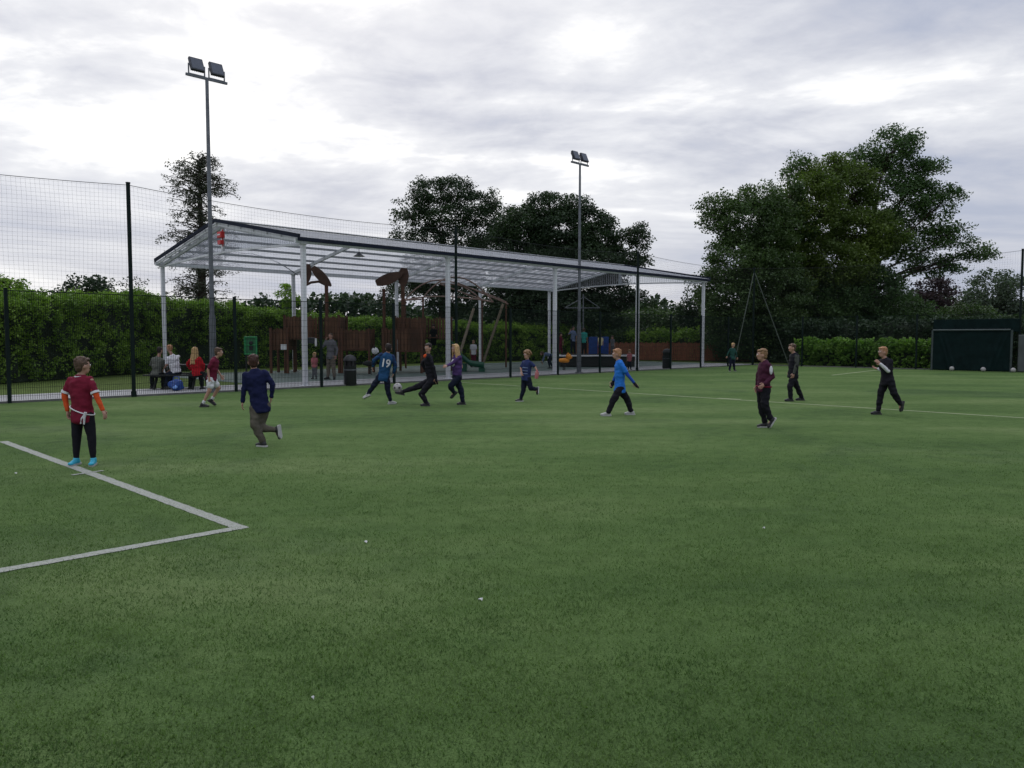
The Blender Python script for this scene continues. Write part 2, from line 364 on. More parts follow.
def make_fence(root, posts, talls, org, d, tallspans):
    side = np.cross(d, V(0,0,1))
    for u in posts:
        if any(abs(u-x) < .3 for x in talls): continue
        m = MB(); p = org+d*u; m.box(p+V(0,0,H1/2+.02), (.075, .075, H1+.06), d, side); m.box(p+V(0,0,H1+.055), (.085, .085, .012), d, side)
        m.build('post', M['post green'], root)
    for u in talls:
        m = MB(); p = org+d*u; m.tube([p, p+V(0,0,HT)], .052, 12); m.tube([p+V(0,0,HT), p+V(0,0,HT+.03)], .06, 12); m.tube([p-V(0,0,.02), p+V(0,0,.15)], .07, 12)
        m.build('tall_post', M['post green'], root)
    allp = sorted(posts)
    for u0, u1 in zip(allp[:-1], allp[1:]):
        m = MB(); wire_panel(org+d*(u0+.04)-side*.045, d, u1-u0-.08, .06, H1, .05, .2, .0034, m)
        m.beam(org+d*(u0+.04)-side*.045+V(0,0,H1), org+d*(u1-.04)-side*.045+V(0,0,H1), .018, .022)
        m.build('mesh_panel', M['wire green'], root)
    for u0, u1 in tallspans:
        L = u1-u0; sag = .018*L
        zt = lambda u: HT-.05-4*sag*(u/L)*(1-u/L)
        m = MB(); net_panel(org+d*u0-side*.02, d, L, H1+.03, zt, .105, .0014, m); m.build('net', M['net'], root)
        m = MB(); uu = np.linspace(0, L, 18); m.tube([org+d*(u0+u)+V(0,0,zt(u)+.005) for u in uu], .008, 6); m.build('top_cable', M['net'], root)
fl = empty('pitch_fence', W(0,0), 'long dark green mesh fence with tall posts and netting before the canopy', 'fence')
make_fence(fl, [2.925*k for k in range(-6, 13)], [-11.7, 0, 11.7, 23.4, 35.1], W(0,0), A, [(-11.7,0),(0,11.7),(11.7,23.4),(23.4,35.1)])
for sg, d in ((1, -A), (1, -N)):
    m = MB(); p0 = W(TC,0,HT-.35)+d*.05; p1 = W(TC,0,0)+d*2.25; m.tube([p0, p1], .03, 8); m.build('corner_brace', M['brace green'], fl)
ff = empty('pitch_fence', W(TC,-6), 'far dark green mesh fence beneath the big oak tree', 'fence')
make_fence(ff, [0.02, 3, 6, 9, 13.5, 16.5, 19.5, 22.5, 27], [13.5, 27], W(TC,0), -N, [(0.02, 13.5), (13.5, 27)])

# ------------------------------------------------------------------ canopy
T0, S0, S1 = 5.8, .93, 12.5; SR = (S0+S1)/2; BAY = 6.3; ZE, ZR = 4.72, 5.80; OV = .30
can = empty('canopy_shelter', W(T0+2*BAY, SR), 'long white steel canopy with translucent gabled roof over the playground', 'canopy')
def zroof(s): return ZE+(ZR-ZE)*(1-abs(s-SR)/(SR-S0))
for k in range(5):
    t = T0+BAY*k
    for s in (S0, S1):
        m = MB(); m.tsbox(t-.07, t+.07, s-.07, s+.07, 0, ZE-.02); m.tsbox(t-.14, t+.14, s-.14, s+.14, 0, .025); m.tsbox(t-.11, t+.11, s-.11, s+.11, ZE-.03, ZE-.005)
        m.build('post', M['white steel'], can, bevel=.008)
    m = MB()
    for s in (S0, S1): m.beam(W(t,s,ZE+.05), W(t,SR,ZR+.05), .08, .14)
    m.build('rafter', M['white steel'], can)
for k in (0, 4):
    t = T0+BAY*k; m = MB(); K = 12
    pts = [W(t, S0+(S1-S0)*i/K, ZE-.03+.18*math.sin(PI*i/K)) for i in range(K+1)]
    for a_, b_ in zip(pts[:-1], pts[1:]): m.beam(a_, b_, .06, .075)
    m.build('tie_beam', M['white steel'], can)
    m = MB(); m.tsbox(t-.05, t+.05, SR-.07, SR+.07, ZE+.2, ZR-.04); m.build('king_post', M['white steel'], can)
m = MB()
for s in (S0, S1): m.tsbox(T0-OV, T0+4*BAY+OV, s-.045, s+.045, ZE+.0, ZE+.15)
m.build('eave_beam', M['white steel'], can)
for i in range(1, 6):
    for sd in (-1, 1):
        s = SR+sd*(SR-S0)*i/6*1.0-.0
        if i == 6: continue
        m = MB(); z = zroof(s)+.165; m.tsbox(T0-OV+.05, T0+4*BAY+OV-.05, s-.035, s+.035, z-.07, z+.02)
        m.build('purlin', M['grey steel'], can)
m = MB(); m.tsbox(T0-OV, T0+4*BAY+OV, SR-.05, SR+.05, ZR+.10, ZR+.17); m.build('ridge_beam', M['white steel'], can)
# curved cable brace near the left frame
for k in (0,):
    t = T0; m = MB(); pts = [W(t+6.3*u, S1-2.2*math.sin(PI*u)*.5-.4*u, ZE-.05+.75*math.sin(PI*u)) for u in np.linspace(0, 1, 10)]
    m.tube(pts, .02, 6); m.build('brace', M['galvanised'], can)
def roof_mat(name, tr, tint, wscale):
    m, nt, b, out = newmat(name); tc = node(nt, 'ShaderNodeTexCoord')
    mp = node(nt, 'ShaderNodeMapping'); mp.inputs['Rotation'].default_value = (0, 0, -math.atan2(A[1], A[0])); nt.links.new(tc.outputs['Object'], mp.inputs[0])
    n = node(nt, 'ShaderNodeTexNoise', i_Scale=1.2, i_Detail=6., i_Roughness=.7)
    mp2 = node(nt, 'ShaderNodeMapping'); mp2.inputs['Scale'].default_value = (2.5, .5, 1); nt.links.new(mp.outputs[0], mp2.inputs[0]); nt.links.new(mp2.outputs[0], n.inputs['Vector'])
    wv = node(nt, 'ShaderNodeTexWave', i_Scale=wscale); nt.links.new(mp.outputs[0], wv.inputs['Vector'])
    wv.wave_type = 'BANDS'; wv.bands_direction = 'X'
    col = ramp(nt, n.outputs['Fac'], [(.3, vary(tint, .75)), (.7, tint)])
    col2 = mixc(nt, 1., col, (.95, .95, .97), 'MULTIPLY'); d = node(nt, 'ShaderNodeBsdfDiffuse'); tl = node(nt, 'ShaderNodeBsdfTranslucent'); tp = node(nt, 'ShaderNodeBsdfTransparent'); gl = node(nt, 'ShaderNodeBsdfGlossy', i_Roughness=.45)
    nt.links.new(col2, d.inputs[0]); nt.links.new(col, tl.inputs[0]); tp.inputs[0].default_value = (.76, .78, .80, 1)
    a1 = node(nt, 'ShaderNodeMixShader'); a1.inputs[0].default_value = .7; nt.links.new(d.outputs[0], a1.inputs[1]); nt.links.new(tl.outputs[0], a1.inputs[2])
    a2 = node(nt, 'ShaderNodeMixShader'); nt.links.new(a1.outputs[0], a2.inputs[1]); nt.links.new(tp.outputs[0], a2.inputs[2])
    nt.links.new(ramp(nt, wv.outputs['Fac'], [(.35, (max(0, tr-.25),)*3), (.65, (min(1, tr+.1),)*3)]), a2.inputs[0])
    a3 = node(nt, 'ShaderNodeMixShader'); a3.inputs[0].default_value = .06; nt.links.new(a2.outputs[0], a3.inputs[1]); nt.links.new(gl.outputs[0], a3.inputs[2])
    nt.links.new(a3.outputs[0], out.inputs[0]); gl.inputs[0].default_value = (.6, .6, .62, 1); return m
M['roof sheet'] = roof_mat('roof sheet', .58, (.60, .61, .64), 2.6); M['gable sheet'] = roof_mat('gable sheet', .85, (.50, .51, .55), 2.6)
def corrugated(org, du, dv, Lu, Lv, mat, name, amp=.010, pitch=.15):
    """profiled sheet: ribs run along dv, wave along du"""
    nn = np.cross(du, dv); n = int(Lu/pitch*4); u = np.linspace(0, Lu, n+1); w = amp*np.sin(u*2*PI/pitch)
    a_ = org+du*u[:,None]+nn*w[:,None]; b_ = a_+dv*Lv; i = np.arange(n); m = MB()
    m.add(np.concatenate([a_, b_]), np.stack([i, i+1, i+n+2, i+n+1], 1), 0, True); return m.build(name, mat, can)
Lt = 4*BAY+2*OV; Ls = math.hypot(SR-S0+.25, (ZR-ZE)*(SR-S0+.25)/(SR-S0))
for sd in (-1, 1):
    dv = (N*sd*(SR-S0)+V(0,0,-(ZR-ZE))); dv /= np.linalg.norm(dv)
    corrugated(W(T0-OV, SR, ZR+.225), A, dv, Lt, Ls, M['roof sheet'], 'roof_sheet')
m = MB()                                             # gutters, ridge cap and rake flashing
for s in (S0-.27, S1+.02): m.tsbox(T0-OV, T0+4*BAY+OV, s, s+.10, ZE+.05, ZE+.17)
m.build('gutter', M['dark flashing'], can)
for sd in (-1, 1):
    for tt, t2 in ((T0-OV+.01, T0-OV+.09), (T0+4*BAY+OV-.01, T0+4*BAY+OV-.09)):
        sl_k = (ZR-ZE)/(SR-S0); e_ = SR-S0+(.27 if sd < 0 else .10)
        m = MB(); m.beam(W(tt, SR, ZR+.25), W(tt, SR+sd*e_, ZR+.25-sl_k*e_), .06, .13); m.build('rake_flashing', M['dark flashing'], can)
        m = MB(); m.beam(W(t2, SR, ZR+.11), W(t2, SR+sd*(SR-S0), ZE+.10), .05, .11); m.build('barge_board', M['white steel'], can)
m = MB(); m.beam(W(T0-OV+.05,SR,ZR+.27), W(T0+4*BAY+OV-.05,SR,ZR+.27), .3, .02); m.build('ridge_cap', M['white steel'], can)
for tt, rg in ((T0+.065, (S0, S1)), (T0+4*BAY-.065, (S0, S1))):   # sheeting in the gable triangles
    ss = np.linspace(rg[0]+.1, rg[1]-.1, 280); w = .012*np.sin(ss*2*PI/.15)
    lo = np.array([W(tt+q, s, ZE+.02+.18*math.sin(PI*(s-S0)/(S1-S0))) for s, q in zip(ss, w)]); hi = np.array([W(tt+q, s, zroof(s)+.03) for s, q in zip(ss, w)])
    hi[:,2] = np.maximum(hi[:,2], lo[:,2]+.001); i = np.arange(len(ss)-1); n = len(ss); m = MB()
    m.add(np.concatenate([lo, hi]), np.stack([i, i+1, i+n+1, i+n], 1), 0, True); m.build('gable_sheet', M['gable sheet'], can)
# things hung on the canopy
al = empty('siren_box', W(T0-.16, SR-.3, ZR-.45), 'red siren box high on the canopy gable', 'siren')
m = MB(); m.box(W(T0-.22, SR-.3, ZR-.32), (.16, .34, .24), A, N); m.build('housing', M['red paint'], al, bevel=.02)
m = MB(); m.box(W(T0-.22, SR-.28, ZR-.60), (.14, .26, .16), A, N); m.tube([W(T0-.15,SR-.3,ZR-.75), W(T0-.15,SR-.3,ZR-.12)], .025, 8); m.build('lower_housing', M['red paint'], al, bevel=.02)
m = MB(); m.box(W(T0-.305, SR-.3, ZR-.32), (.012, .2, .05), A, N); m.build('stripe', M['white plastic'], al)
pl = empty('pendant_lamp', at(359, 255, 34.5), 'small dark dome lamp hanging beneath the canopy roof', 'lamp')
p = at(359, 255, 34.5); m = MB(); m.tube([p+V(0,0,.12), p+V(0,0,.03), p+V(0,0,-.06)], [.04, .12, .26], 16); m.build('lamp_shade', M['lamp black'], pl)
m = MB(); m.tube([p+V(0,0,.12), p+V(0,0,.55)], .012, 6); m.build('stem', M['lamp black'], pl)
m = MB(); m.ell(p+V(0,0,-.05), (.09,.09,.05)); m.build('bulb', M['white plastic'], pl)
nb = empty('notice_box', W(T0+.22, S0-.1, 1.45), 'small dark notice box with pale strip on the canopy post nearest the tables', 'sign')
p = at(310, 340.5, 26.1); nb.location = tuple(p); m = MB(); m.box(p, (.36, .05, .2)); m.build('board', M['sign grey'], nb, bevel=.01)
m = MB(); m.box(p+V(.2, -.02, -.06), (.05, .05, .26)); m.build('strip', M['white plastic'], nb)

# ------------------------------------------------------------------ floodlights
def floodlight(px, Y, H, label):
    b = atz(px, Y); root = empty('floodlight_mast', b, label, 'floodlight', 'floodlights beside the pitch fence')
    m = MB(); m.tube([b, b+V(0,0,2.15), b+V(0,0,2.3)], [.105, .10, .075], 14); m.tube([b, b+V(0,0,.03)], .18, 14); m.build('base_section', M['galvanised'], root)
    m = MB(); m.tube([b+V(0,0,2.25), b+V(0,0,H)], [.07, .048], 14); m.build('pole', M['galvanised'], root)
    m = MB(); c = b+V(0,0,H); m.beam(c-A*.62, c+A*.62, .06, .07); m.build('crossbar', M['galvanised'], root)
    for sd in (-1, 1):
        p = c+A*.30*sd
        hd = MB(); fdir = -N; az = V(0,0,1)*math.cos(R(28))-fdir*math.sin(R(28))*-1*-1; az = V(0,0,1)*math.cos(R(25))+fdir*math.sin(R(-25))
        az /= np.linalg.norm(az); ay = np.cross(az, A)
        hc = p+V(0,0,.33)
        hd.box(hc, (.40, .09, .43), A, ay, az)
        for i in range(7): hd.box(hc+ay*(.07)+A*(-.165+.055*i), (.012, .06, .36), A, ay, az)
        h = hd.build('lamp_head', M['lamp black'], root, bevel=.01)
        g = MB(); g.box(hc-ay*.048, (.34, .006, .36), A, ay, az); g.build('glass', M['lamp glass'], h)
        br = MB()
        for q in (-.235, .235): br.beam(p+A*q+V(0,0,.03), hc+A*q, .02, .035)
        br.beam(p-A*.235+V(0,0,.045), p+A*.235+V(0,0,.045), .03, .02)
        br.build('bracket', M['galvanised'], root)
floodlight(213.2, 23.4, 9.2, 'tall grey floodlight mast at the left end of the canopy'); floodlight(579, 36.0, 9.5, 'tall grey floodlight mast at the right half of the canopy')

# ------------------------------------------------------------------ goal
g0, g1 = W(TC-.55, -9.9), W(TC-.55, -13.3); gd = (g1-g0)/np.linalg.norm(g1-g0); gn = -A
goal = empty('covered_goal', (g0+g1)/2, 'white goal frame draped with a dark green tarpaulin by the far fence', 'goal')
GH = 1.98
for p in (g0, g1):
    m = MB(); m.tube([p, p+V(0,0,GH)], .05, 12); m.build('goal_post', M['goal frame'], goal)
m = MB(); m.tube([g0+gd*.02+V(0,0,GH)+gn*.03, g1-gd*.05+V(0,0,GH)+gn*.03], .045, 12); m.build('crossbar', M['goal frame'], goal)
def drape(name, o, d, L, z0, z1, fold, mat, parent):
    nu, nv = 90, 34; m = MB(); vs = []
    for j in range(nv+1):
        for i in range(nu+1):
            u = i/nu; v = j/nv; x = u*L; z = z0+(z1-z0)*v
            w = fold(u, v)+.012*math.sin(u*61+v*3)*(1-v)+.03*noise.noise((x*1.7, z*1.3, 3.1))
            vs.append(o+d*x+gn*w+V(0,0,z))
    i, j = np.meshgrid(np.arange(nu), np.arange(nv)); k = (j*(nu+1)+i).ravel()
    m.add(np.array(vs), np.stack([k, k+1, k+nu+2, k+nu+1], 1), 0, True)
    o_ = m.build(name, mat, parent); md = o_.modifiers.new('s', 'SOLIDIFY'); md.thickness = .006; return o_
def vf(u, v):
    r_ = 0
    for u0, sg in ((.08, 1), (.14, 1), (.96, -1), (.90, -1)):
        c = u0+sg*(1-v)*.16; r_ += .055*math.exp(-((u-c)/.018)**2)*min(1, (1-v)*4)
    return -.02+r_+.05*math.sin(u*PI)*(1-v)
drape('tarpaulin', g0+gn*.02, gd, np.linalg.norm(g1-g0)-.02, .02, GH-.06, vf, M['tarp'], goal)
scr = empty('windbreak_screen', W(TC-.12, -11.7), 'dark green windbreak mesh tied to the far fence above the covered goal', 'screen')
drape('fabric', W(TC-.12, -9.8), gd, 3.7, 1.9, 2.52, lambda u, v: .02*math.sin(u*25), M['tarp'], scr)
for i in range(9):
    m = MB(); m.ell(W(TC-.1, -9.9-3.5*i/8, 2.48), .02); m.build('tie', M['net'], scr)
m = MB(); w_ = drape('tarpaulin', W(TC-.45, -13.55), gd, 3.5, .02, 1.75, lambda u, v: .02*math.sin(u*21), surf('pale sheet', (.06,.07,.07), rough=.6, scale=2, var=.2), None)
w_.name = 'equipment_cover'; tag(w_, 'pale grey cover sheet at the right edge beside the covered goal', 'cover')

# ------------------------------------------------------------------ balls
def ball(p, r, label, dark=True, grp=None):
    p = np.asarray(p); root = empty('football', p, label, 'ball', grp)
    m = MB(); m.ell(p+V(0,0,r), r, nu=24, nv=16)
    if dark:
        ph = (1+5**.5)/2; ic = [V(0,s1,s2*ph) for s1 in (-1,1) for s2 in (-1,1)]+[V(s1,s2*ph,0) for s1 in (-1,1) for s2 in (-1,1)]+[V(s2*ph,0,s1) for s1 in (-1,1) for s2 in (-1,1)]
        for d in ic:
            d = d/np.linalg.norm(d); u = np.cross(d, V(.3,.5,.8)); u /= np.linalg.norm(u); w = np.cross(d, u)
            ring = [(d+.30*(math.cos(a)*u+math.sin(a)*w)) for a in np.arange(5)*2*PI/5]; ring = [q/np.linalg.norm(q)*r*1.006+p+V(0,0,r) for q in ring]
            m.add([d*r*1.012+p+V(0,0,r)]+ring, [np.array([0, 1+i, 1+(i+1)%5]) for i in range(5)], 1)
    m.build('cover', [M['ball white'], M['rubber black']], root)
for px, py, lb in ((952, 369, 'white football leftmost against the tarpaulin goal'), (983.5, 369.6, 'white football in the middle against the tarpaulin goal'), (1013.5, 370.2, 'white football rightmost against the tarpaulin goal')):
    p = ground(px, py); X = (px-512)/FPX
    # where the column meets the line just in front of the goal
    o = g0+gn*.28; tt = (X*o[1]-o[0])/(gd[0]-X*gd[1]); p = o+gd*tt; ball(p, .11, lb, False, 'footballs lined up at the covered goal')
pb = at(397.6, 387.6, 18.7); ball(pb-V(0,0,.11), .11, 'white patched football at the toe of the kicking child', True)

# ------------------------------------------------------------------ litter bins, board, bag, table
def bin_(b, label, r=.21, h=1.04):
    root = empty('litter_bin', b, label, 'bin', 'black litter bins behind the pitch fence')
    m = MB(); m.tube([b, b+V(0,0,.04), b+V(0,0,.06), b+V(0,0,h*.62), b+V(0,0,h*.64)], [r*.94, r*.94, r, r, r*1.03], 24); m.build('body', M['bin black'], root)
    m = MB()
    for a in range(4): 
        an = PI/4+a*PI/2; m.box(b+V(math.cos(an)*r*.9, math.sin(an)*r*.9, h*.72), (.06, .06, h*.18))
    m.tube([b+V(0,0,h*.62), b+V(0,0,h*.80)], r*.7, 16); m.build('opening_frame', M['rubber black'], root)
    m = MB(); m.tube([b+V(0,0,h*.80), b+V(0,0,h*.84), b+V(0,0,h*.92), b+V(0,0,h*.98), b+V(0,0,h)], [r*1.04, r*1.02, r*.85, r*.5, r*.1], 24); m.build('domed_lid', M['bin black'], root)
    m = MB(); m.tube([b+V(0,0,h*.5), b+V(0,0,h*.53)], r*1.02, 24); m.build('band', M['galvanised'], root)
bin_(atz(350, 26.2), 'black domed litter bin left of the child numbered nineteen'); bin_(atz(667, 40.6), 'black domed litter bin near the orange wooden fence', .24, 1.05)
b = atz(251, 33.5); root = empty('activity_board', b, 'bright green framed play board on dark legs beside the hedge', 'play board')
m = MB(); zc = 1.28
for dx, dz, sx, sz in ((-.25,0,.07,.78),(.25,0,.07,.78),(0,.36,.5,.07),(0,-.36,.5,.07),(0,.02,.44,.05)): m.box(b+V(dx,0,zc+dz), (sx,.05+.004*abs(dz),sz))
m.build('frame', M['green plastic'], root, bevel=.01)
m = MB(); m.box(b+V(0,.02,zc), (.44,.02,.68)); m.build('panel', surf('green dark plastic', (.02,.13,.05), rough=.5, scale=4, var=.3), root)
m = MB(); m.ell(b+V(.02,-.02,zc+.1), (.09,.03,.09)); m.box(b+V(.02,-.01,zc-.1),(.14,.02,.2)); m.build('cut_out', M['rubber black'], root)
m = MB(); m.box(b+V(-.2,0,.45),(.06,.05,.9)); m.box(b+V(.2,0,.45),(.06,.05,.9)); m.build('leg', M['rubber black'], root)

# picnic table and bag
tb = atz(181, 24.9); root = empty('picnic_table', tb, 'dark picnic table where the three spectators sit', 'table')
for j, (z, w, off) in enumerate(((.74, .70, 0), )):
    m = MB()
    for i in range(5): m.box(tb+V(0, -.28+.14*i, z), (1.75, .125, .04))
    m.build('table_top', M['rubber black'], root, bevel=.005)
for sy in (-1, 1):
    m = MB()
    for i in range(2): m.box(tb+V(0, sy*(.58+.14*i), .44), (1.75, .125, .04))
    m.build('seat', M['rubber black'], root, bevel=.005)
for sx in (-.6, .6):
    for sy in (-1, 1): 
        m = MB(); m.beam(tb+V(sx, sy*.2, .72), tb+V(sx, sy*.62, 0), .05, .09); m.build('leg', M['rubber black'], root)
    m = MB(); m.beam(tb+V(sx+.052, -.72, .40), tb+V(sx+.052, .72, .40), .04, .08); m.build('cross_rail', M['rubber black'], root)
bg = atz(176, 23.7); root = empty('blue_bag', bg, 'round blue bag on the path below the white-topped spectator', 'bag')
def blob(mb, c, r, amp, f, **kw):
    mb.ell(c, r, **kw); v = mb.v[-1]; 
    for i in range(len(v)): v[i] += (v[i]-c)*amp*noise.noise(tuple(v[i]*f))
m = MB(); blob(m, bg+V(0,0,.17), (.2,.14,.18), .5, 9, nu=28, nv=18); m.build('pouch', M['blue plastic'], root)
m = MB(); m.tube([bg+V(-.12,0,.26), bg+V(-.08,0,.42), bg+V(.06,0,.43), bg+V(.12,0,.26)], .014, 8); m.build('handle', M['blue plastic'], root)
m = MB(); m.ell(bg+V(0,-.135,.12), (.085,.02,.06)); m.build('label_patch', surf('pale blue', (.2,.38,.8), rough=.5), root)

# ------------------------------------------------------------------ play structures
def plank_box(c, sx, sy, z0, z1, root, name='plank_wall', gap=0):
    """a boarded enclosure; every wall a run of separate vertical boards"""
    for (ox, oy, L, dx, dy) in ((0,-sy/2,sx,1,0),(0,sy/2,sx,1,0),(-sx/2,0,sy,0,1),(sx/2,0,sy,0,1)):
        n = max(2, int(L/.14)); w = L/n; g = gap if gap and dx and oy < 0 else None
        for lo, hi in (((-1, g[0]), (g[1], 2)) if g else ((-1, 2),)):
            m = MB()
            for i in range(n):
                if not lo < (i+.5)/n < hi: continue
                u = -L/2+w*(i+.5); jt = .04*((i*7)%5-2)/2
                cc = c+V(ox+dx*u, oy+dy*u, (z0+z1)/2+jt/2); m.box(cc, ((w-.03) if dx else .03, (w-.03) if dy else .03, z1-z0+jt))
            m.build(name, M['board wood'], root)
def play_tower(root, c, sx, sy, deck, top, low=None, gap=0):
    for i in (-1, 1):
        for j in (-1, 1):
            m = MB(); m.tube([c+V(i*sx/2, j*sy/2, 0), c+V(i*sx/2, j*sy/2, top+.08)], .065, 10); m.build('leg', M['wood'], root)
    m = MB(); n = int(sy/.15)
    for i in range(n): m.box(c+V(0, -sy/2+sy/n*(i+.5), deck), (sx, sy/n-.01, .045))
    m.build('deck', M['wood'], root)
    plank_box(c, sx-.1, sy-.1, low if low else deck-.1, top, root, gap=gap)
def leafpanel(root, p0, p1, w, Y, thick=.06):
    """curved leaf-shaped roof board between two points, seen side-on"""
    p0, p1 = np.asarray(p0), np.asarray(p1); d = p1-p0; L = np.linalg.norm(d); d = d/L; up = np.cross(V(0,1,0), d)
    K = 12; a_ = []; b_ = []
    for i in range(K+1):
        u = i/K; ww = w*(math.sin(PI*min(1, u*.85+.12))**.7); q = p0+d*L*u
        a_.append(q+up*ww*.55); b_.append(q-up*ww*.45)
    m = MB()
    for yy in (0,):
        F = np.array(a_+b_); n = K+1; i = np.arange(K)
        f1 = F+V(0,-thick,0); f2 = F+V(0,thick,0); m.add(f1, np.stack([i, i+1, i+n+1, i+n], 1)); m.add(f2, np.stack([i, i+n, i+n+1, i+1], 1))
        o = list(range(K+1))+[n+k for k in range(K, -1, -1)]
        for x, y in zip(o, o[1:]+o[:1]): m.add([f1[x], f2[x], f2[y], f1[y]], np.array([[0,1,2,3]]))
    return m.build('roof_board', M['brown panel'], root)
Y1 = 35.5
c = atz(317, Y1+.9); tw = empty('play_tower', c, 'brown wooden play tower with leaf shaped roof boards behind the left posts', 'play tower')
play_tower(tw, c, 2.45, 1.7, 1.62, 2.56, gap=(.50, .74))
cl = atz(283, Y1+.5); play_tower(tw, cl, .75, 1.1, 1.1, 1.98, 1.05)
cr = atz(358, Y1+.6); play_tower(tw, cr, 1.25, 1.1, 1.1, 1.95, 1.02)
m = MB(); m.tube([atz(327.5, Y1+.6, 2.3), atz(327.5, Y1+.6, 4.0)], .085, 12); m.build('mast', M['wood'], tw)
leafpanel(tw, at(313, 267, Y1+.6), at(331, 286, Y1+.6), .42, Y1); leafpanel(tw, at(307.5, 264, Y1+.7), at(305, 285, Y1+.7), .5, Y1)
m = MB(); m.tube([at(304, 286, Y1+.65), at(311, 282.5, Y1+.65), at(319, 281.5, Y1+.65), at(328, 286, Y1+.65)], .06, 8); m.build('arch', M['brown panel'], tw)
m = MB(); m.box(at(283.5, 347, Y1-.15), (.26, .02, .24)); m.build('notice', M['white plastic'], tw)
Y2 = 36.5
c = atz(424, Y2+.9); tw2 = empty('play_tower', c, 'brown wooden play tower beside the green slide with a box balcony', 'play tower')
play_tower(tw2, c, 2.5, 1.7, 1.62, 2.55, gap=(.58, .82))
c2 = atz(404, Y2-.4); play_tower(tw2, c2, 1.75, 1.0, 1.0, 1.98, .96)
leafpanel(tw2, at(376, 283, Y2), at(403, 273, Y2), .50, Y2); leafpanel(tw2, at(404.5, 268, Y2+.2), at(403, 287, Y2+.2), .5, Y2)
m = MB(); m.tube([atz(403.5, Y2, 1.9), atz(403.5, Y2, 4.0)], .085, 12); m.tube([atz(384.5, Y2+.3, 0), atz(384.5, Y2+.3, 3.9)], .07, 12); m.build('mast', M['wood'], tw2)
# slide
sl = empty('slide', at(476, 369, 38), 'dark green slide curving down from the right wooden tower', 'slide')
pts = [at(446, 338, 38), at(455, 349, 37.8), at(462, 358, 37.6), at(470, 364.5, 37.4), at(484, 366.5, 37.2)]
m = MB(); prof = [(-.30,.20),(-.27,.20),(-.25,.02),(0,-.02),(.25,.02),(.27,.20),(.30,.20),(.28,-.06),(0,-.08),(-.28,-.06)]; K = 16; vs = []
for i in range(K+1):
    u = i/K*(len(pts)-1); a = int(min(u, len(pts)-2)); fr = u-a; p = pts[a]*(1-fr)+pts[a+1]*fr
    for (w, z) in prof: vs.append(p+V(-.05,1,0)*w+V(0,0,z))
n = len(prof); f = []
for i in range(K):
    for j in range(n): f.append([i*n+j, i*n+(j+1)%n, (i+1)*n+(j+1)%n, (i+1)*n+j])
m.add(vs, f, 0, True); m.build('chute', M['slide green'], sl)
for px, py, Yq in ((484, 366.5, 37.2), (466, 362, 37.5)):
    m = MB(); p = at(px, py, Yq); m.box(V(p[0]-.1, p[1], p[2]/2-.03), (.3, .4, max(.05, p[2]-.06))); m.build('support', M['slide green'], sl)
# arched climbing frame with leaning poles
cf = empty('climbing_frame', atz(455, 42), 'arched climbing frame of pale tubes on leaning timber poles', 'climbing frame')
for (x0, y0, Ya), (xm, ym), (x1, y1, Yb) in (((405,300,41.4),(436,260,),(482,300,41.4)), ((423,298,40.2),(455,254),(493,302,40.2)), ((405,300,41.4),(440,292),(493,302,40.2)), ((440,283,40.6),(468,284),(506,302,42.6))):
    m = MB(); pts = []
    for u in np.linspace(0, 1, 14):
        pts.append(at(x0*(1-u)**2+2*xm*u*(1-u)+x1*u*u, y0*(1-u)**2+2*ym*u*(1-u)+y1*u*u, Ya*(1-u)+Yb*u))
    m.tube(pts, .035, 8); m.build('arch', M['rusty tube'], cf)
for (a, b) in (((401,300.5,41.4),(423,299,40.2)), ((482,300,41.4),(493,302,40.2)), ((440,284,40.8),(482,300,41.4)), ((458,283,40.5),(508,304,42.6))):
    m = MB(); m.tube([at(*a), at(*b)], .04, 8); m.build('bar', M['rusty tube'], cf)
for (a, b) in (((473,311,40.6),(456,366,38.8)), ((502,307,41.6),(483,363.5,41.6))):
    m = MB(); p0 = at(*a); p1 = at(*b); p1 = p0+(p1-p0)*(p0[2]/(p0[2]-p1[2])); m.tube([p0+(p0-p1)*.05, p1], .07, 10); m.build('leaning_pole', M['pole wood'], cf)
for p in (at(405,300,41.4), at(423,298,40.2), at(482,300,41.4), at(506,302,42.6)):
    m = MB(); m.tube([p+V(0,0,.05), V(p[0], p[1]+.1, 0)], .05, 8); m.build('upright', M['wood'], cf)
# raised play platform at the far end
Yp = 43.2; pc = atz(595, Yp+1.2); pf = empty('play_platform', pc, 'low black play platform with white edge and blue panels', 'platform')
m = MB(); m.box(pc+V(0,0,.30), (4.1, 2.5, .56)); m.build('skirt', M['rubber black'], pf, bevel=.02)
m = MB(); m.box(pc+V(0,0,.62), (4.3, 2.7, .075)); m.build('edge', M['white plastic'], pf, bevel=.01)
m = MB(); m.box(pc+V(0,0,.662), (4.0, 2.4, .012)); m.build('mat', M['rubber black'], pf)
for px, w in ((593, .5), (605, .42)):
    m = MB(); p = atz(px, Yp+2.1); m.box(p+V(0,0,1.17), (w, .06, 1.0)); m.box(p+V(-w/2+.02,0.05,1.15), (.05,.05,.97)); m.box(p+V(w/2-.02,0.05,1.15), (.05,.05,.97)); m.build('blue_panel', M['blue plastic'], pf, bevel=.01)
gf = empty('rope_frame', atz(583, 44), 'thin grey rope frame standing over the black play platform', 'climbing frame')
m = MB(); m.tube([atz(583,44.9,.67), atz(583,44.9,4.1)], .035, 8); m.build('mast', M['galvanised'], gf)
for a, b in (((565,308,44.9),(600,308,44.9)), ((584,297,44.9),(600,308,44.9)), ((584,297,44.9),(565,308,44.9))):
    m = MB(); m.tube([at(*a), at(*b)], .022, 8); m.build('strut', M['galvanised'], gf)
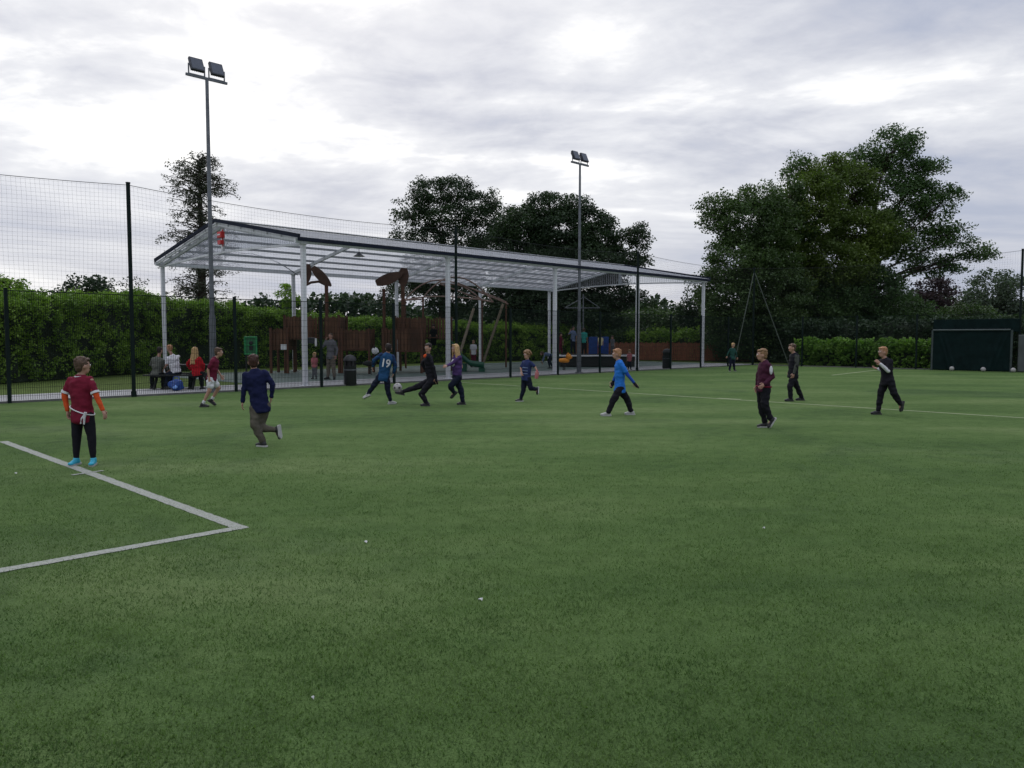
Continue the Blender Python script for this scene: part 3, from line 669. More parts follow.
# spring riders
def rider(px, Y, label, c1, c2, h=.75):
    b = atz(px, Y); root = empty('spring_rider', b, label, 'spring rider')
    m = MB(); m.tube([b+V(.07*math.cos(a), .07*math.sin(a), .03+a*.011) for a in np.linspace(0, 10*PI, 90)], .014, 6); m.build('spring', M['rubber black'], root)
    m = MB(); blob(m, b+V(0,0,.5), (.30,.12,.13), .25, 5, nu=20); m.build('seat', c2, root)
    m = MB(); m.ell(b+V(.22,-.02,h), (.15,.10,.15), nu=18, nv=12); m.ell(b+V(.33,-.03,h-.03), (.07,.06,.06)); m.build('head', c1, root)
    for s in (-1, 1):
        m = MB(); m.ell(b+V(.20,s*.08,h+.15), (.04,.02,.06)); m.build('ear', c2, root)
    m = MB(); m.tube([b+V(.1,-.2,.68), b+V(.1,.2,.68)], .018, 8); m.build('handlebar', M['rubber black'], root)
    for s in (-1, 1):
        m = MB(); m.ell(b+V(.30,s*.07-.01,h+.05), .018); m.build('eye', M['rubber black'], root)
rider(564, 38.3, 'orange spring rider in front of the black play platform', M['orange plastic'], M['orange plastic'], .68)
rider(370, 33.6, 'white and black spring rider left of the child numbered nineteen', M['white plastic'], M['rubber black'], 1.05)
# orange timber fence beyond the far corner
wf = empty('timber_fence', atz(675, 52), 'low reddish timber board fence past the far corner', 'fence')
p0, p1 = V(4.5, 57.0, 0), V(17.2, 52.0, 0); L = np.linalg.norm(p1-p0); d = (p1-p0)/L; sd = np.cross(d, V(0,0,1)); k = 0
for seg in range(6):
    m = MB(); u0 = L*seg/6; n = 16
    for i in range(n):
        u = u0+L/6*(i+.5)/n; hh = 1.22+.05*math.sin(i*2.3+seg); m.box(p0+d*u+V(0,0,hh/2+.05), (L/6/n-.015, .02, hh), d, sd)
    m.build('board_panel', M['orange fence wood'], wf)
    m = MB(); m.box(p0+d*u0+sd*.05+V(0,0,.68), (.1, .08, 1.36), d, sd); m.build('post', M['orange fence wood'], wf)
m = MB(); m.beam(p0+V(0,0,.95)-sd*.03, p1+V(0,0,.95)-sd*.03, .03, .08); m.beam(p0+V(0,0,.3)-sd*.03, p1+V(0,0,.3)-sd*.03, .03, .08); m.build('rail', M['orange fence wood'], wf)

# ------------------------------------------------------------------ litter on the pitch
for (px, py, s, lb) in ((365.5,543,.030,'white scrap of paper on the turf below the kicking children'), (481,601,.024,'small white paper sliver on the turf near the picture centre'), (313,700,.012,'tiny white crumb on the turf nearest the camera'), (16,474,.02,'small white scrap on the turf left of the maroon goalkeeper'), (764,529,.02,'tiny white speck on the turf below the maroon and navy player')):
    p = ground(px, py); m = MB()
    pts = [p+V(math.cos(a)*s*.62*random.uniform(.5,1.4), math.sin(a)*s*.45*random.uniform(.7,1.3), .012+.006*math.sin(a*2)) for a in np.arange(7)*2*PI/7]
    m.add([p+V(0,0,.020)]+pts+[q-V(0,0,.003) for q in pts], [np.array([0,1+i,1+(i+1)%7]) for i in range(7)]+[np.array([1+i,8+i,8+(i+1)%7,1+(i+1)%7]) for i in range(7)])
    o = m.build('paper_scrap', M['paper']); tag(o, lb, 'litter', 'scraps on the turf')
# ------------------------------------------------------------------ trees and hedges
def leaves(mb, C, n_per, spread, size, seed, m=0, asp=.62, flat=.0):
    """n_per rhombic leaves around every clump centre in C"""
    r = np.random.default_rng(seed); n = len(C)*n_per
    g = r.normal(0, 1, (n, 3)); g *= (r.random(n)**.5/(np.linalg.norm(g, axis=1)+1e-9))[:,None]*1.55
    c = np.repeat(C, n_per, 0)+g*np.asarray(spread)
    a = r.normal(0, 1, (n, 3)); a[:,2] *= .7; a /= np.linalg.norm(a, axis=1)[:,None]
    b = np.cross(a, r.normal(0, 1, (n, 3))); b /= np.linalg.norm(b, axis=1)[:,None]
    s = size*r.uniform(.6, 1.35, n)[:,None]/2
    v = np.stack([c-a*s, c-b*s*asp, c+a*s, c+b*s*asp], 1).reshape(-1, 3)
    v[:,2] = np.maximum(v[:,2], .02)
    mb.add(v, np.arange(4*n).reshape(-1, 4), m)
def ellpts(c, r, n, seed, inner=.45):
    g = np.random.default_rng(seed); d = g.normal(0, 1, (n, 3)); d /= np.linalg.norm(d, axis=1)[:,None]
    k = (inner+(1-inner)*g.random(n)**.6)*(1+.16*np.array([noise.noise(tuple(q*2.3+np.array(c))) for q in d]))
    return np.asarray(c)+d*k[:,None]*np.asarray(r)
def tree(name, label, base, blobs, leafm, clump=.42, per=42, leaf=.2, dens=1., trunk_r=.35, group=None, top=None, seed=1, cat='tree', mats2=None):
    """blobs: (px, py, rx_px, ry_px, Y, density) ; sizes become metres at that depth"""
    root = empty(name, base, label, cat, group); r = random.Random(seed)
    crown = MB(); wood = MB(); B = []
    for (px, py, rx, ry, Y, dn) in blobs:
        c = at(px, py, Y); k = Y/FPX; B.append((c, (rx*k, (rx+ry)/2*k, ry*k), dn))
    mid = np.mean([b[0] for b in B], 0); zmin = min(b[0][2] for b in B); zmax = max(b[0][2] for b in B)
    tt = V(mid[0]*.5+base[0]*.5, mid[1]*.5+base[1]*.5, zmax*.75+zmin*.05)
    tp = [base, base+(tt-base)*.3+V(r.uniform(-.2,.2),0,0), base+(tt-base)*.65+V(r.uniform(-.3,.3),0,0), tt]
    wood.tube(tp, [trunk_r*1.25, trunk_r*.9, trunk_r*.6, trunk_r*.2], 12)
    tot = 0
    for j, (c, rr, dn) in enumerate(B):
        area = (rr[0]*rr[1]+rr[0]*rr[2]+rr[1]*rr[2])/3*4*PI
        n = max(4, int(area*dn*dens/(clump*clump*2.9))); C = ellpts(c, rr, n, seed*31+j)
        mi = 0 if mats2 is None else mats2[j]
        leaves(crown, C, per, (clump, clump, clump*.6), leaf, seed*77+j, mi); tot += n*per
        f = min(1, max(.15, (c[2]-rr[2]*.6)/max(tt[2], .1)*.75)); s0 = base+(tt-base)*f
        k2 = s0+(c-s0)*.5+V(r.uniform(-.5,.5),r.uniform(-.5,.5),.04)*np.linalg.norm(c-s0)*.35; lr = min(.15, trunk_r*.30*(1-.4*f))*(1 if rr[0] > 1.7 else .6)
        wood.tube([s0, k2, c], [lr, lr*.65, lr*.25], 8)
        for q in C[::max(1, int(len(C)/22))]:
            wood.tube([k2+(c-k2)*r.uniform(.3,1), (q+c)/2+V(0,0,.1), q], [lr*.25, lr*.15, .02], 5)
    crown.build('crown', leafm if isinstance(leafm, (list, tuple)) else [leafm], root); wood.build('trunk', M['bark'], root)
    print(name, 'leaves', tot); return root
# the big oak (Y about 58)
Yo = 58
tree('oak_tree', 'big spreading oak with ragged open right side, tallest at the far fence', atz(868, Yo),
 [(893,150,26,22,Yo,1),(868,165,22,20,Yo+2,.9),(922,178,24,20,Yo,.8),(940,205,22,18,Yo-1,.75),(900,200,34,28,Yo,.9),(845,190,30,28,Yo-1,1.2),(828,175,22,20,Yo-2,1),(860,235,42,28,Yo-2,1.3),(905,243,32,22,Yo,.85),
  (948,236,22,15,Yo-1,.8),(974,250,15,10,Yo-1,.8),(925,266,24,9,Yo,.7),(955,263,14,9,Yo-1,.75),(988,255,6,6,Yo-1,.4),(838,262,38,30,Yo-3,1.3),(865,290,42,26,Yo-1,1.4),(893,322,42,28,Yo+1,1.5),(850,325,40,28,Yo,1.5),(800,168,20,14,Yo-1,.7),(812,205,32,36,Yo-3,1.1),(795,225,22,26,Yo-3,1.1),(792,265,28,34,Yo-3,1.3),(806,315,36,38,Yo-2,1.4),(828,300,34,34,Yo-2,1.4)],
 [M['leaf oak'], M['leaf olive']], clump=.46, per=76, leaf=.175, trunk_r=.6, seed=3, dens=1.15, mats2=[0,0,0,0,0,1,1,1,0,0,0,0,0,0,1,0,0,0,0,1,0,1,0,0])
Yi = 53
tree('ivy_covered_tree', 'dense mid green tree at the left of the oak behind the corner braces', atz(752, Yi),
 [(722,208,22,16,Yi,.7),(711,222,12,14,Yi,.55),(758,200,26,18,Yi,.85),(745,225,28,26,Yi-1,1.2),(775,225,22,30,Yi,1.1),(742,262,38,30,Yi-1,1.3),(733,300,34,30,Yi-1,1.3),(772,290,34,44,Yi,1.3),(735,335,32,26,Yi,1.4),(770,330,34,28,Yi,1.4),(705,285,12,20,Yi,.7),(792,195,12,16,Yi+1,.7)],
 M['leaf ivy'], clump=.42, per=78, leaf=.16, trunk_r=.45, seed=4, dens=1.15)
tree('shade_tree', 'dark tree peeping between the canopy end and the leafy tree', atz(693, 62), [(697,310,20,22,62,1.3),(686,318,12,12,62,1),(712,330,18,14,62,1.2)], M['leaf dark'], clump=.45, per=34, leaf=.22, trunk_r=.2, seed=5)
tree('copper_beech', 'dark purple tree right of the oak', atz(935, 76), [(933,295,22,17,76,1.4),(918,305,14,14,76,1.2),(948,310,16,14,76,1.2),(930,322,26,14,76,1.3)], M['leaf purple'], clump=.5, per=34, leaf=.26, trunk_r=.3, seed=6)
tree('willow_tree', 'pale grey green rounded tree at the right edge', atz(1000, 82), [(995,290,26,20,82,1.1),(1018,300,26,26,82,1.1),(975,305,18,16,82,1.1),(1000,322,40,18,82,1.2),(1050,310,30,30,82,1.1)], M['leaf grey'], clump=.55, per=34, leaf=.28, trunk_r=.3, seed=7)
tree('garden_shrub', 'rounded green shrub above the covered goal', atz(965, 60), [(965,318,30,13,60,1.5),(940,326,26,12,60,1.5),(1000,330,34,13,60,1.5),(900,335,24,16,60,1.5),(1040,330,24,16,60,1.5)], [M['leaf ivy']], clump=.4, per=38, leaf=.2, trunk_r=.12, seed=8, cat='shrub')
Yd = 62
tree('lacy_tree', 'tall open tree with sky gaps behind the canopy, left of the dark tree', atz(443, Yd),
 [(428,192,22,14,Yd,.85),(455,190,20,13,Yd,.8),(408,212,19,15,Yd,.7),(440,215,24,18,Yd,.8),(472,208,20,18,Yd,.85),(490,215,12,24,Yd,.8),(402,238,14,10,Yd,.6),(425,240,22,14,Yd,.6),(462,240,24,18,Yd,.9),(440,270,40,22,Yd,.8),(480,260,22,26,Yd,1),(410,285,28,16,Yd,.7),(455,300,34,20,Yd,1)],
 M['leaf dark'], clump=.40, per=72, leaf=.16, trunk_r=.4, seed=9, dens=1.1)
Ye = 59
tree('dense_tree', 'broad very dark tree rising behind the middle of the canopy', atz(560, Ye),
 [(548,208,24,14,Ye,1),(575,210,22,13,Ye,1),(525,228,28,22,Ye,1.2),(560,232,34,24,Ye,1.3),(603,222,14,12,Ye,.9),(598,240,26,16,Ye,1.2),(632,232,15,10,Ye,.8),(641,242,8,12,Ye,.6),(585,265,46,26,Ye,1.3),(540,272,44,28,Ye,1.4),(628,262,20,14,Ye,.9),(510,300,28,24,Ye,1.2),(560,315,58,28,Ye,1.5),(612,296,26,16,Ye,1),(640,300,14,8,Ye,.5),(505,245,16,26,Ye,1.2),(600,335,44,18,Ye,1.4),(520,338,40,18,Ye,1.4)],
 M['leaf dark'], clump=.40, per=80, leaf=.16, trunk_r=.55, seed=10, dens=1.2)
tree('small_tree', 'small wispy dark tree above the hedge between the two towers', atz(384, 58), [(384,296,9,6,58,.6),(376,303,10,6,58,.6),(392,304,9,7,58,.7),(384,312,12,6,58,.8)], M['leaf dark'], clump=.3, per=26, leaf=.18, trunk_r=.1, seed=11)
tree('bushy_tree', 'round dark bushy tree above the left hedge', atz(85, 48), [(88,288,22,12,48,1.2),(70,296,16,8,48,1),(105,297,22,9,48,1.1),(80,306,30,10,48,1.2),(60,295,6,10,48,.4)], M['leaf dark'], clump=.35, per=36, leaf=.18, trunk_r=.2, seed=12)
tree('spindly_tree', 'spindly half bare tree beside the second tall fence post', atz(134, 44), [(122,283,8,6,44,.35),(136,282,9,5,44,.3),(143,292,9,5,44,.35),(128,297,12,5,44,.5),(150,300,8,5,44,.5),(115,300,9,6,44,.6)], M['leaf dark'], clump=.22, per=16, leaf=.13, trunk_r=.08, seed=13)
tree('hedge_shrub', 'pale green overgrown shrub at the left edge of the picture', atz(6, 31), [(4,288,18,10,31,1.3),(22,294,10,6,31,1.1),(-20,285,20,14,31,1.3),(-2,305,30,14,31,1.4)], M['leaf hedge'], clump=.22, per=40, leaf=.13, trunk_r=.1, seed=14, cat='shrub')
tree('hedge_shrub', 'pale green bush poking above the hedge beside the back canopy post', atz(286, 44), [(284,293,7,8,44,.8),(290,300,10,7,44,1)], M['leaf hedge'], clump=.22, per=36, leaf=.13, trunk_r=.07, seed=15, cat='shrub')
# background thicket right of the canopy
tree('thicket', 'dull green bushy thicket above the timber fence', atz(645, 74), [(620,325,26,14,74,1.4),(650,320,26,12,74,1.4),(680,326,22,12,74,1.4),(645,338,50,12,74,1.4),(600,335,26,16,74,1.4)], M['leaf ivy'], clump=.5, per=34, leaf=.25, trunk_r=.15, seed=16, cat='bushes')
# the tall thin fir with tiers of drooping sprays
def fir():
    Y = 50.; b = atz(202, Y); root = empty('fir_tree', b, 'tall thin ragged evergreen rising behind the left canopy gable', 'tree'); r = random.Random(5)
    top = at(199, 157, Y); wood = MB(); wood.tube([b, b*.5+top*.5+V(.1,0,0), top], [.30, .22, .03], 12)
    crown = MB(); H = top[2]
    tip = []; ivy = []
    for i in range(190):
        f = .27+.72*r.random()**.9; z = H*f; c = b+(top-b)*f; an = r.uniform(0, 2*PI)
        env = 2.6*(math.sin(PI*min(.62, (1-f)*1.35+.12)))**.8*r.uniform(.25, 1.1)*(1-.3*max(0, (.45-f)/.2))
        e = c+V(math.cos(an)*env, math.sin(an)*env, r.uniform(-.45, .55)*env*.6); kk = c*.5+e*.5+V(0,0,.22)
        wood.tube([c, kk, e], [.045, .028, .010], 5)
        for u in np.linspace(.35, 1, 4):
            p_ = (c*(1-u)**2+2*kk*u*(1-u)+e*u*u); tip.append(p_+V(r.uniform(-.2,.2), r.uniform(-.2,.2), r.uniform(-.3, .12)))
            if r.random() < .55: tip.append(p_+V(r.uniform(-.4,.4), r.uniform(-.4,.4), r.uniform(-.35, .2)))
    leaves(crown, np.array(tip), 15, (.17, .17, .14), .13, 5, 0, .5)
    for i in range(150):
        z = H*r.uniform(.05, .72); c = b+(top-b)*(z/H); an = r.uniform(0, 2*PI); ivy.append(c+V(math.cos(an)*.15, math.sin(an)*.15, 0))
    leaves(crown, np.array(ivy), 20, (.12, .12, .2), .14, 6)
    crown.build('crown', M['leaf fir'], root); wood.build('trunk', M['bark'], root)
fir()
# ---- hedges
def hedge(name, label, path, depth, hfun, leafm, dens, leaf, seed, clump=.12, per=14, shoots=0, core=True):
    root = empty(name, V(*path[len(path)//2], 0), label, 'hedge'); r = np.random.default_rng(seed)
    P = [np.array(p, float) for p in path]; seg = [np.linalg.norm(b-a) for a, b in zip(P[:-1], P[1:])]; L = sum(seg)
    def pos(u):
        for (a, b, l) in zip(P[:-1], P[1:], seg):
            if u <= l or b is P[-1]: 
                d = (b-a)/l; return a+d*u, np.array([-d[1], d[0]])
            u -= l
    def bulge(u, z): return .55*noise.noise((u*.40, z*.6, seed))+.34*noise.noise((u*1.3, z*1.5, seed+5.))+.16*noise.noise((u*3.4, z*3.4, seed+9.))
    m = MB(); K = int(L/.5); rows = []
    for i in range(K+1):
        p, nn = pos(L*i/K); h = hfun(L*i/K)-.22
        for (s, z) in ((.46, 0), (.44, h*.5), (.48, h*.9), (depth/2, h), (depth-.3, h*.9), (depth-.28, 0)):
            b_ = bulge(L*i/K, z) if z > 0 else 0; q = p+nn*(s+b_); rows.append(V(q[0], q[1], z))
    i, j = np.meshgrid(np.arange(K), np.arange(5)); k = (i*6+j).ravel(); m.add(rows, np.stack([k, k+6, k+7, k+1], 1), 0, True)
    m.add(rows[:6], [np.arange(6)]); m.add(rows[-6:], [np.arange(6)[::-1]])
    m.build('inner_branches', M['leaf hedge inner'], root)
    C = []
    nface = int(L*3.2*dens); 
    for q in range(nface):
        u = r.random()*L; p, nn = pos(u); h = hfun(u); z = h*r.random()**.9
        s = .18+bulge(u, z)+abs(r.normal(0, .14))+.25*max(0, z/h-.85)/.15; x = p+nn*s; C.append((x[0], x[1], z))
    for q in range(int(L*depth*dens*1.3)):
        u = r.random()*L; p, nn = pos(u); h = hfun(u); s = r.random()*depth; x = p+nn*s; C.append((x[0], x[1], h-.12+.28*noise.noise((u*1.3, s, 7.))+r.normal(0, .07)-.25*(1-min(1, s/.4))))
    for q in range(shoots):
        u = r.random()*L; p, nn = pos(u); h = hfun(u); s = r.random()*depth; x = p+nn*s; hh = r.uniform(.1, .55)
        for t_ in np.linspace(0, hh, 3): C.append((x[0]+r.normal(0,.02), x[1], h-.05+t_))
    f = MB(); leaves(f, np.array(C), per, (clump, clump, clump), leaf, seed, 0, .55); f.build('foliage', leafm, root); print(name, len(C)*per)
hp = [(-24.5,14),(-20.4,22),(-17.4,28),(-16.9,33.5),(-16.0,38),(-9.4,47),(-1,54.3),(7.5,58.2)]
def hh(u): return 2.75+.78*math.exp(-((u-24)/9.)**2)+.05*math.exp(-((u-40)/7.)**2)-.25*math.exp(-((u-52)/10.)**2)+.22*noise.noise((u*.5, 0, 0))+.12*noise.noise((u*1.6, 3, 0))
hedge('boundary_hedge', 'tall leafy green hedge running behind the playground', hp, 1.7, hh, M['leaf hedge'], 20, .105, 21, per=26, clump=.13)
lp = [tuple(W(TC+.75, -2.2)[:2]), tuple(W(TC+.75, -10.2)[:2])]
hedge('laurel_hedge', 'low bright green laurel hedge behind the far fence', [lp[0], tuple((np.array(lp[0])+np.array(lp[1]))/2), lp[1]], 1.2, lambda u: 1.02+.2*noise.noise((u*1.1, 1, 0)), M['leaf laurel'], 13, .19, 22, per=7, clump=.085, shoots=520)
hedge('low_hedge', 'low green shrubs just above the reddish timber fence', [(5,58.2),(11,55.6),(17.5,53.2)], 1.5, lambda u: 1.85+.25*noise.noise((u*.8, 2, 0)), M['leaf hedge'], 12, .16, 23, per=12, clump=.14, shoots=120)
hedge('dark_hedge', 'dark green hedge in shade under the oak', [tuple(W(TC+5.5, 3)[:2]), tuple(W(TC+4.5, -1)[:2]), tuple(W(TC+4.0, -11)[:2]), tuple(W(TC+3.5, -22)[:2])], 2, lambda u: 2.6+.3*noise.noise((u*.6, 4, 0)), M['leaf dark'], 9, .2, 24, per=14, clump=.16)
# far wood that reads as one mass
fw = MB(); C = []
r = np.random.default_rng(9)
for q in range(5200):
    X = r.uniform(-150, 150); top = 6.5+2.5*noise.noise((X*.06, 0, 0))+1.6*noise.noise((X*.22, 5, 0)); C.append((X, 108+r.uniform(-3, 6)+X*.02, top*r.random()**.7))
leaves(fw, np.array(C), 18, (.8, .8, .6), .75, 9)
m_ = fw.build('distant_wood', M['leaf dark']); tag(m_, 'distant line of dark woodland beyond the hedges', 'woodland', kind='stuff')
# telegraph pole seen above the purple tree
b = atz(937, 88); tp_ = empty('telegraph_pole', b, 'slim dark pole rising behind the purple tree', 'pole')
m = MB(); m.tube([b, b+V(0,0,11.0)], [.16, .11], 10); m.build('shaft', M['bark'], tp_)
m = MB(); m.beam(b+V(-.6,0,10.3), b+V(.6,0,10.3), .1, .1); m.build('crossarm', M['bark'], tp_)
for q in (-.5, .5):
    m = MB(); m.tube([b+V(q,0,10.35), b+V(q,0,10.5)], .05, 8); m.build('insulator', M['white plastic'], tp_)

# ------------------------------------------------------------------ people
PEND = []      # (object, voxel, fold amplitude, fold frequency, extra islands builder)
def soup(mb, name, mat, parent, vox, fold=0, ff=9., extra=None, smooth=6):
    o = mb.build(name, mat, parent); rm = o.modifiers.new('r', 'REMESH'); rm.mode = 'VOXEL'; rm.voxel_size = vox
    sm = o.modifiers.new('s', 'SMOOTH'); sm.factor = .5; sm.iterations = smooth
    PEND.append((o, fold, ff, extra)); return o
def bake_all():
    dg = bpy.context.evaluated_depsgraph_get(); dg.update()
    res = [(o, bpy.data.meshes.new_from_object(o.evaluated_get(dg)), f, ff, ex) for (o, f, ff, ex) in PEND]
    for o, me, f, ff, ex in res:
        o.modifiers.clear(); mats = [m for m in o.data.materials]; o.data = me; me.name = o.name
        if not len(me.materials):
            for m_ in mats: me.materials.append(m_)
        if f:
            n = len(me.vertices); co = np.empty(n*3); me.vertices.foreach_get('co', co); co = co.reshape(-1, 3)
            no = np.array([v.normal[:] for v in me.vertices]); off = np.array(o.matrix_world.translation)
            d = np.array([noise.noise((p[0]*ff, p[1]*ff, p[2]*ff*1.8))+.5*noise.noise((p[0]*ff*2.3, p[1]*ff*2.3+4, p[2]*ff*3)) for p in co+off])
            co = co+no*(d*f)[:,None]; me.vertices.foreach_set('co', co.ravel())
        me.polygons.foreach_set('use_smooth', np.ones(len(me.polygons), bool)); me.update()
        if ex is not None:                    # fingers, eyes, mouth: islands rooted in the same mesh
            a = MB(); n = len(me.vertices); co = np.empty(n*3); me.vertices.foreach_get('co', co)
            a.add(co.reshape(-1, 3)+parent_world(o), [np.array(p.vertices) for p in me.polygons], 0, True)
            a.v += [q for q in ex.v]; 
            for fq in ex.f: a.f.append([k+n for k in fq] if isinstance(fq, list) else fq+n)
            a.m += ex.m; a.sm += ex.sm
            me2 = a.mesh(o.name, parent_world(o)); 
            for m_ in me.materials: me2.materials.append(m_)
            if len(me2.materials) < 2:
                for k_ in ('lip', 'eye white', 'eye dark'): me2.materials.append(M[k_])
            o.data = me2
    PEND.clear()
def nrm(v): return v/(np.linalg.norm(v)+1e-9)
def bone(P, px, py, L, sg=0., stretch=1.12):
    """joint seen at pixel (px, py), one bone length L from P; sg pushes it away (+) or towards (-) the camera"""
    Q = at(px, py, P[1]); d = np.linalg.norm(Q-P)
    if d < L:
        Q = at(px, py, P[1]+sg*math.sqrt(L*L-d*d))
    d = np.linalg.norm(Q-P)
    if d > L*stretch: Q = P+(Q-P)*L*stretch/d
    return Q
def person(label, Y, H, heading, head, neck, pelvis, arms, legs, group=None, hair='brown hair', hairstyle='short', top=None, bottom=None, shoes=('black shoe', 'black sole'),
           look=None, sleeve='short', sleeve_col=None, hem=None, extras=None, bot='trousers', ground_fix=True, lean=0., near=True, slim=1.10, socks=None, look_up=0., collar=None, cuff=None, z0=0.):
    """arms: {'L':((ex,ey,s),(hx,hy,s)),...}; legs: {'L':((kx,ky,s),(ax,ay,s),(tx,ty)),...} in picture pixels of the photograph"""
    if ground_fix and z0 == 0 and near: Y *= .98
    k = H/1.4; vox = .011 if near else .018
    h = V(math.sin(R(heading)), math.cos(R(heading)), 0); rt = V(h[1], -h[0], 0)
    lk = heading if look is None else look; lh = V(math.sin(R(lk))*math.cos(R(look_up)), math.cos(R(lk))*math.cos(R(look_up)), math.sin(R(look_up))); lr = nrm(np.cross(lh, V(0,0,1))); lu = np.cross(lr, lh)
    pel = at(pelvis[0], pelvis[1], Y); nk = at(neck[0], neck[1], Y+lean); hd = at(head[0], head[1], Y+lean)
    up = nrm(nk-pel); fw = nrm(h-up*np.dot(h, up)); rr = np.cross(fw, up)
    sh = {s: nk-up*.045*k+rr*q*.135*k for s, q in (('L', -1), ('R', 1))}
    hp_ = {s: pel+rr*q*.072*k-up*.01*k for s, q in (('L', -1), ('R', 1))}
    el, ha, kn, an, to = {}, {}, {}, {}, {}
    for s in 'LR':
        e, w_ = arms[s]; el[s] = bone(sh[s], e[0], e[1], .235*k, e[2]); ha[s] = bone(el[s], w_[0], w_[1], .205*k, w_[2])
        q, a, t = legs[s]; kn[s] = bone(hp_[s], q[0], q[1], .335*k, q[2]); an[s] = bone(kn[s], a[0], a[1], .325*k, a[2])
        if ground_fix and an[s][2] < z0+.065*k: an[s][2] = z0+.065*k
    if ground_fix:                      # the standing foot is on the turf; a nearly grounded one too
        lo_ = min(an[s][2] for s in 'LR')
        for s in 'LR':
            if an[s][2] == lo_ or an[s][2] < z0+.14*k: an[s][2] = z0+.065*k
    for s in 'LR':
        t = legs[s][2]; tt = at(t[0], t[1], an[s][1]); d = tt-an[s]; fl_ = ground_fix and an[s][2] < z0+.07*k
        if fl_: d[2] = -.04*k
        df = t[2] if len(t) > 2 else 0
        to[s] = an[s]+nrm(d+h*.05*k+V(0, df, 0))*.15*k
        if ground_fix and to[s][2] < z0+.02: to[s][2] = z0+.02
    feet = (an['L']+an['R'])/2; low = an['L'] if an['L'][2] < an['R'][2] else an['R']
    root = empty('person', V(low[0], low[1], z0 if ground_fix else pel[2]-.45), label, 'child' if H < 1.52 else 'adult', group)
    # ---------------- body
    def torso(mb, g, lo=0., hi=1., wk=1., hemz=None):
        prof = [(-.25, .112, .090), (-.10, .116, .090), (-.03, .118, .088), (.10, .104, .078), (.28, .098, .072), (.5, .110, .078), (.68, .125, .084), (.84, .132, .078), (.93, .100, .062), (1., .055, .05)]
        L = np.linalg.norm(nk-pel); n = 15
        for i in range(n):
            u = lo+(hi-lo)*i/(n-1); us = [p[0] for p in prof]; w = np.interp(u, us, [p[1] for p in prof])*k*slim*wk+g; dd = np.interp(u, us, [p[2] for p in prof])*k*slim+g
            c = pel+(nk-pel)*u; mb.ell(c, (w, dd, (.030 if i == 0 else .055)*k), rr, fw, up, nu=16, nv=8)
    b = MB(); torso(b, -.006, -.08); hl = np.linalg.norm(hd-nk)
    hc = nk+nrm(hd-nk)*max(hl, .135*k)+lh*.015*k; r_h = (.067*k**.5, .083*k**.5, .098*k**.5)
    b.cap(nk-up*.03*k, hc-lu*.05*k, .047*k, .042*k)
    b.ell(hc+lu*.012, r_h, lr, lh, lu, nu=20, nv=14); b.ell(hc+lh*.022-lu*.055, (.050, .055, .048), lr, lh, lu)          # cranium and jaw
    b.ell(hc+lh*.088-lu*.012, (.011, .016, .020), lr, lh, lu, nu=10, nv=8)
    for q in (-1, 1): b.ell(hc+lr*q*.072-lu*.008, (.010, .020, .030), lr, lh, lu, nu=10, nv=8); 
    ex = MB()
    for q in (-1, 1):
        e = hc+lr*q*.029+lh*.079+lu*.010; ex.ell(e, (.0125, .008, .009), lr, lh, lu, nu=10, nv=6, m=2); ex.ell(e+lh*.006, (.0055, .004, .0060), lr, lh, lu, nu=8, nv=6, m=3)
        ex.ell(e+lu*.020+lh*.003, (.017, .005, .0035), lr, lh, lu, nu=8, nv=5, m=3)
    ex.ell(hc+lh*.079-lu*.052, (.020, .006, .006), lr, lh, lu, nu=10, nv=6, m=1)
    for s, q in (('L', -1), ('R', 1)):
        b.ell(sh[s], .045*k, nu=12, nv=8); b.cap(sh[s], el[s], .037*k*slim, .029*k); b.cap(el[s], ha[s], .030*k, .020*k)
        f = nrm(ha[s]-el[s]); side = nrm(h-f*np.dot(h, f)) if abs(np.dot(h, f)) < .95 else nrm(up-f*np.dot(up, f)); pn = np.cross(f, side)
        b.ell(ha[s]+f*.042*k, (.036*k, .015*k, .045*k), side, pn, f, nu=12, nv=8)
        cr = pn*(1 if q < 0 else -1)*1.0
        if np.dot(cr, rr*(-q)) < 0: cr = -cr                                    # fingers curl towards the body
        for i, (o_, L_) in enumerate(((-.026, .052), (-.009, .062), (.009, .068), (.026, .060))):
            p0 = ha[s]+f*.062*k+side*o_*k; p1 = p0+f*L_*.5*k+cr*.006*k; p2 = p1+(f*.75+cr*.6)*L_*.35*k; p3 = p2+(f*.3+cr*.9)*L_*.25*k
            ex.tube([p0, p1, p2, p3], [.0085*k, .0085*k, .0078*k, .005*k], 6)
        p0 = ha[s]+f*.02*k+side*.026*k; p1 = p0+(f*.55+side*.75)*.03*k; p2 = p1+(f*.95+side*.2+cr*.3)*.03*k; ex.tube([p0, p1, p2], [.011*k, .0095*k, .006*k], 6)
        lw = 1. if bot == 'shorts' else .80
        b.ell(hp_[s]+up*.01, .062*k*slim, nu=12, nv=8); b.cap(hp_[s], kn[s], .064*k*slim*lw, .044*k*slim*lw); b.cap(kn[s], an[s], .042*k*slim*lw, .027*k)
        cf_ = kn[s]*.68+an[s]*.32; bd = nrm(-h-(an[s]-kn[s])*0); b.ell(cf_+bd*.010*lw, (.038*k*lw, .038*k*lw, .075*k), rr, fw, nrm(kn[s]-an[s]))
        b.cap(an[s]-(to[s]-an[s])*.1, an[s]+(to[s]-an[s])*.45-V(0,0,.008), .026*k, .018*k)
    soup(b, 'body', [M['skin']], root, vox, extra=ex, smooth=4)
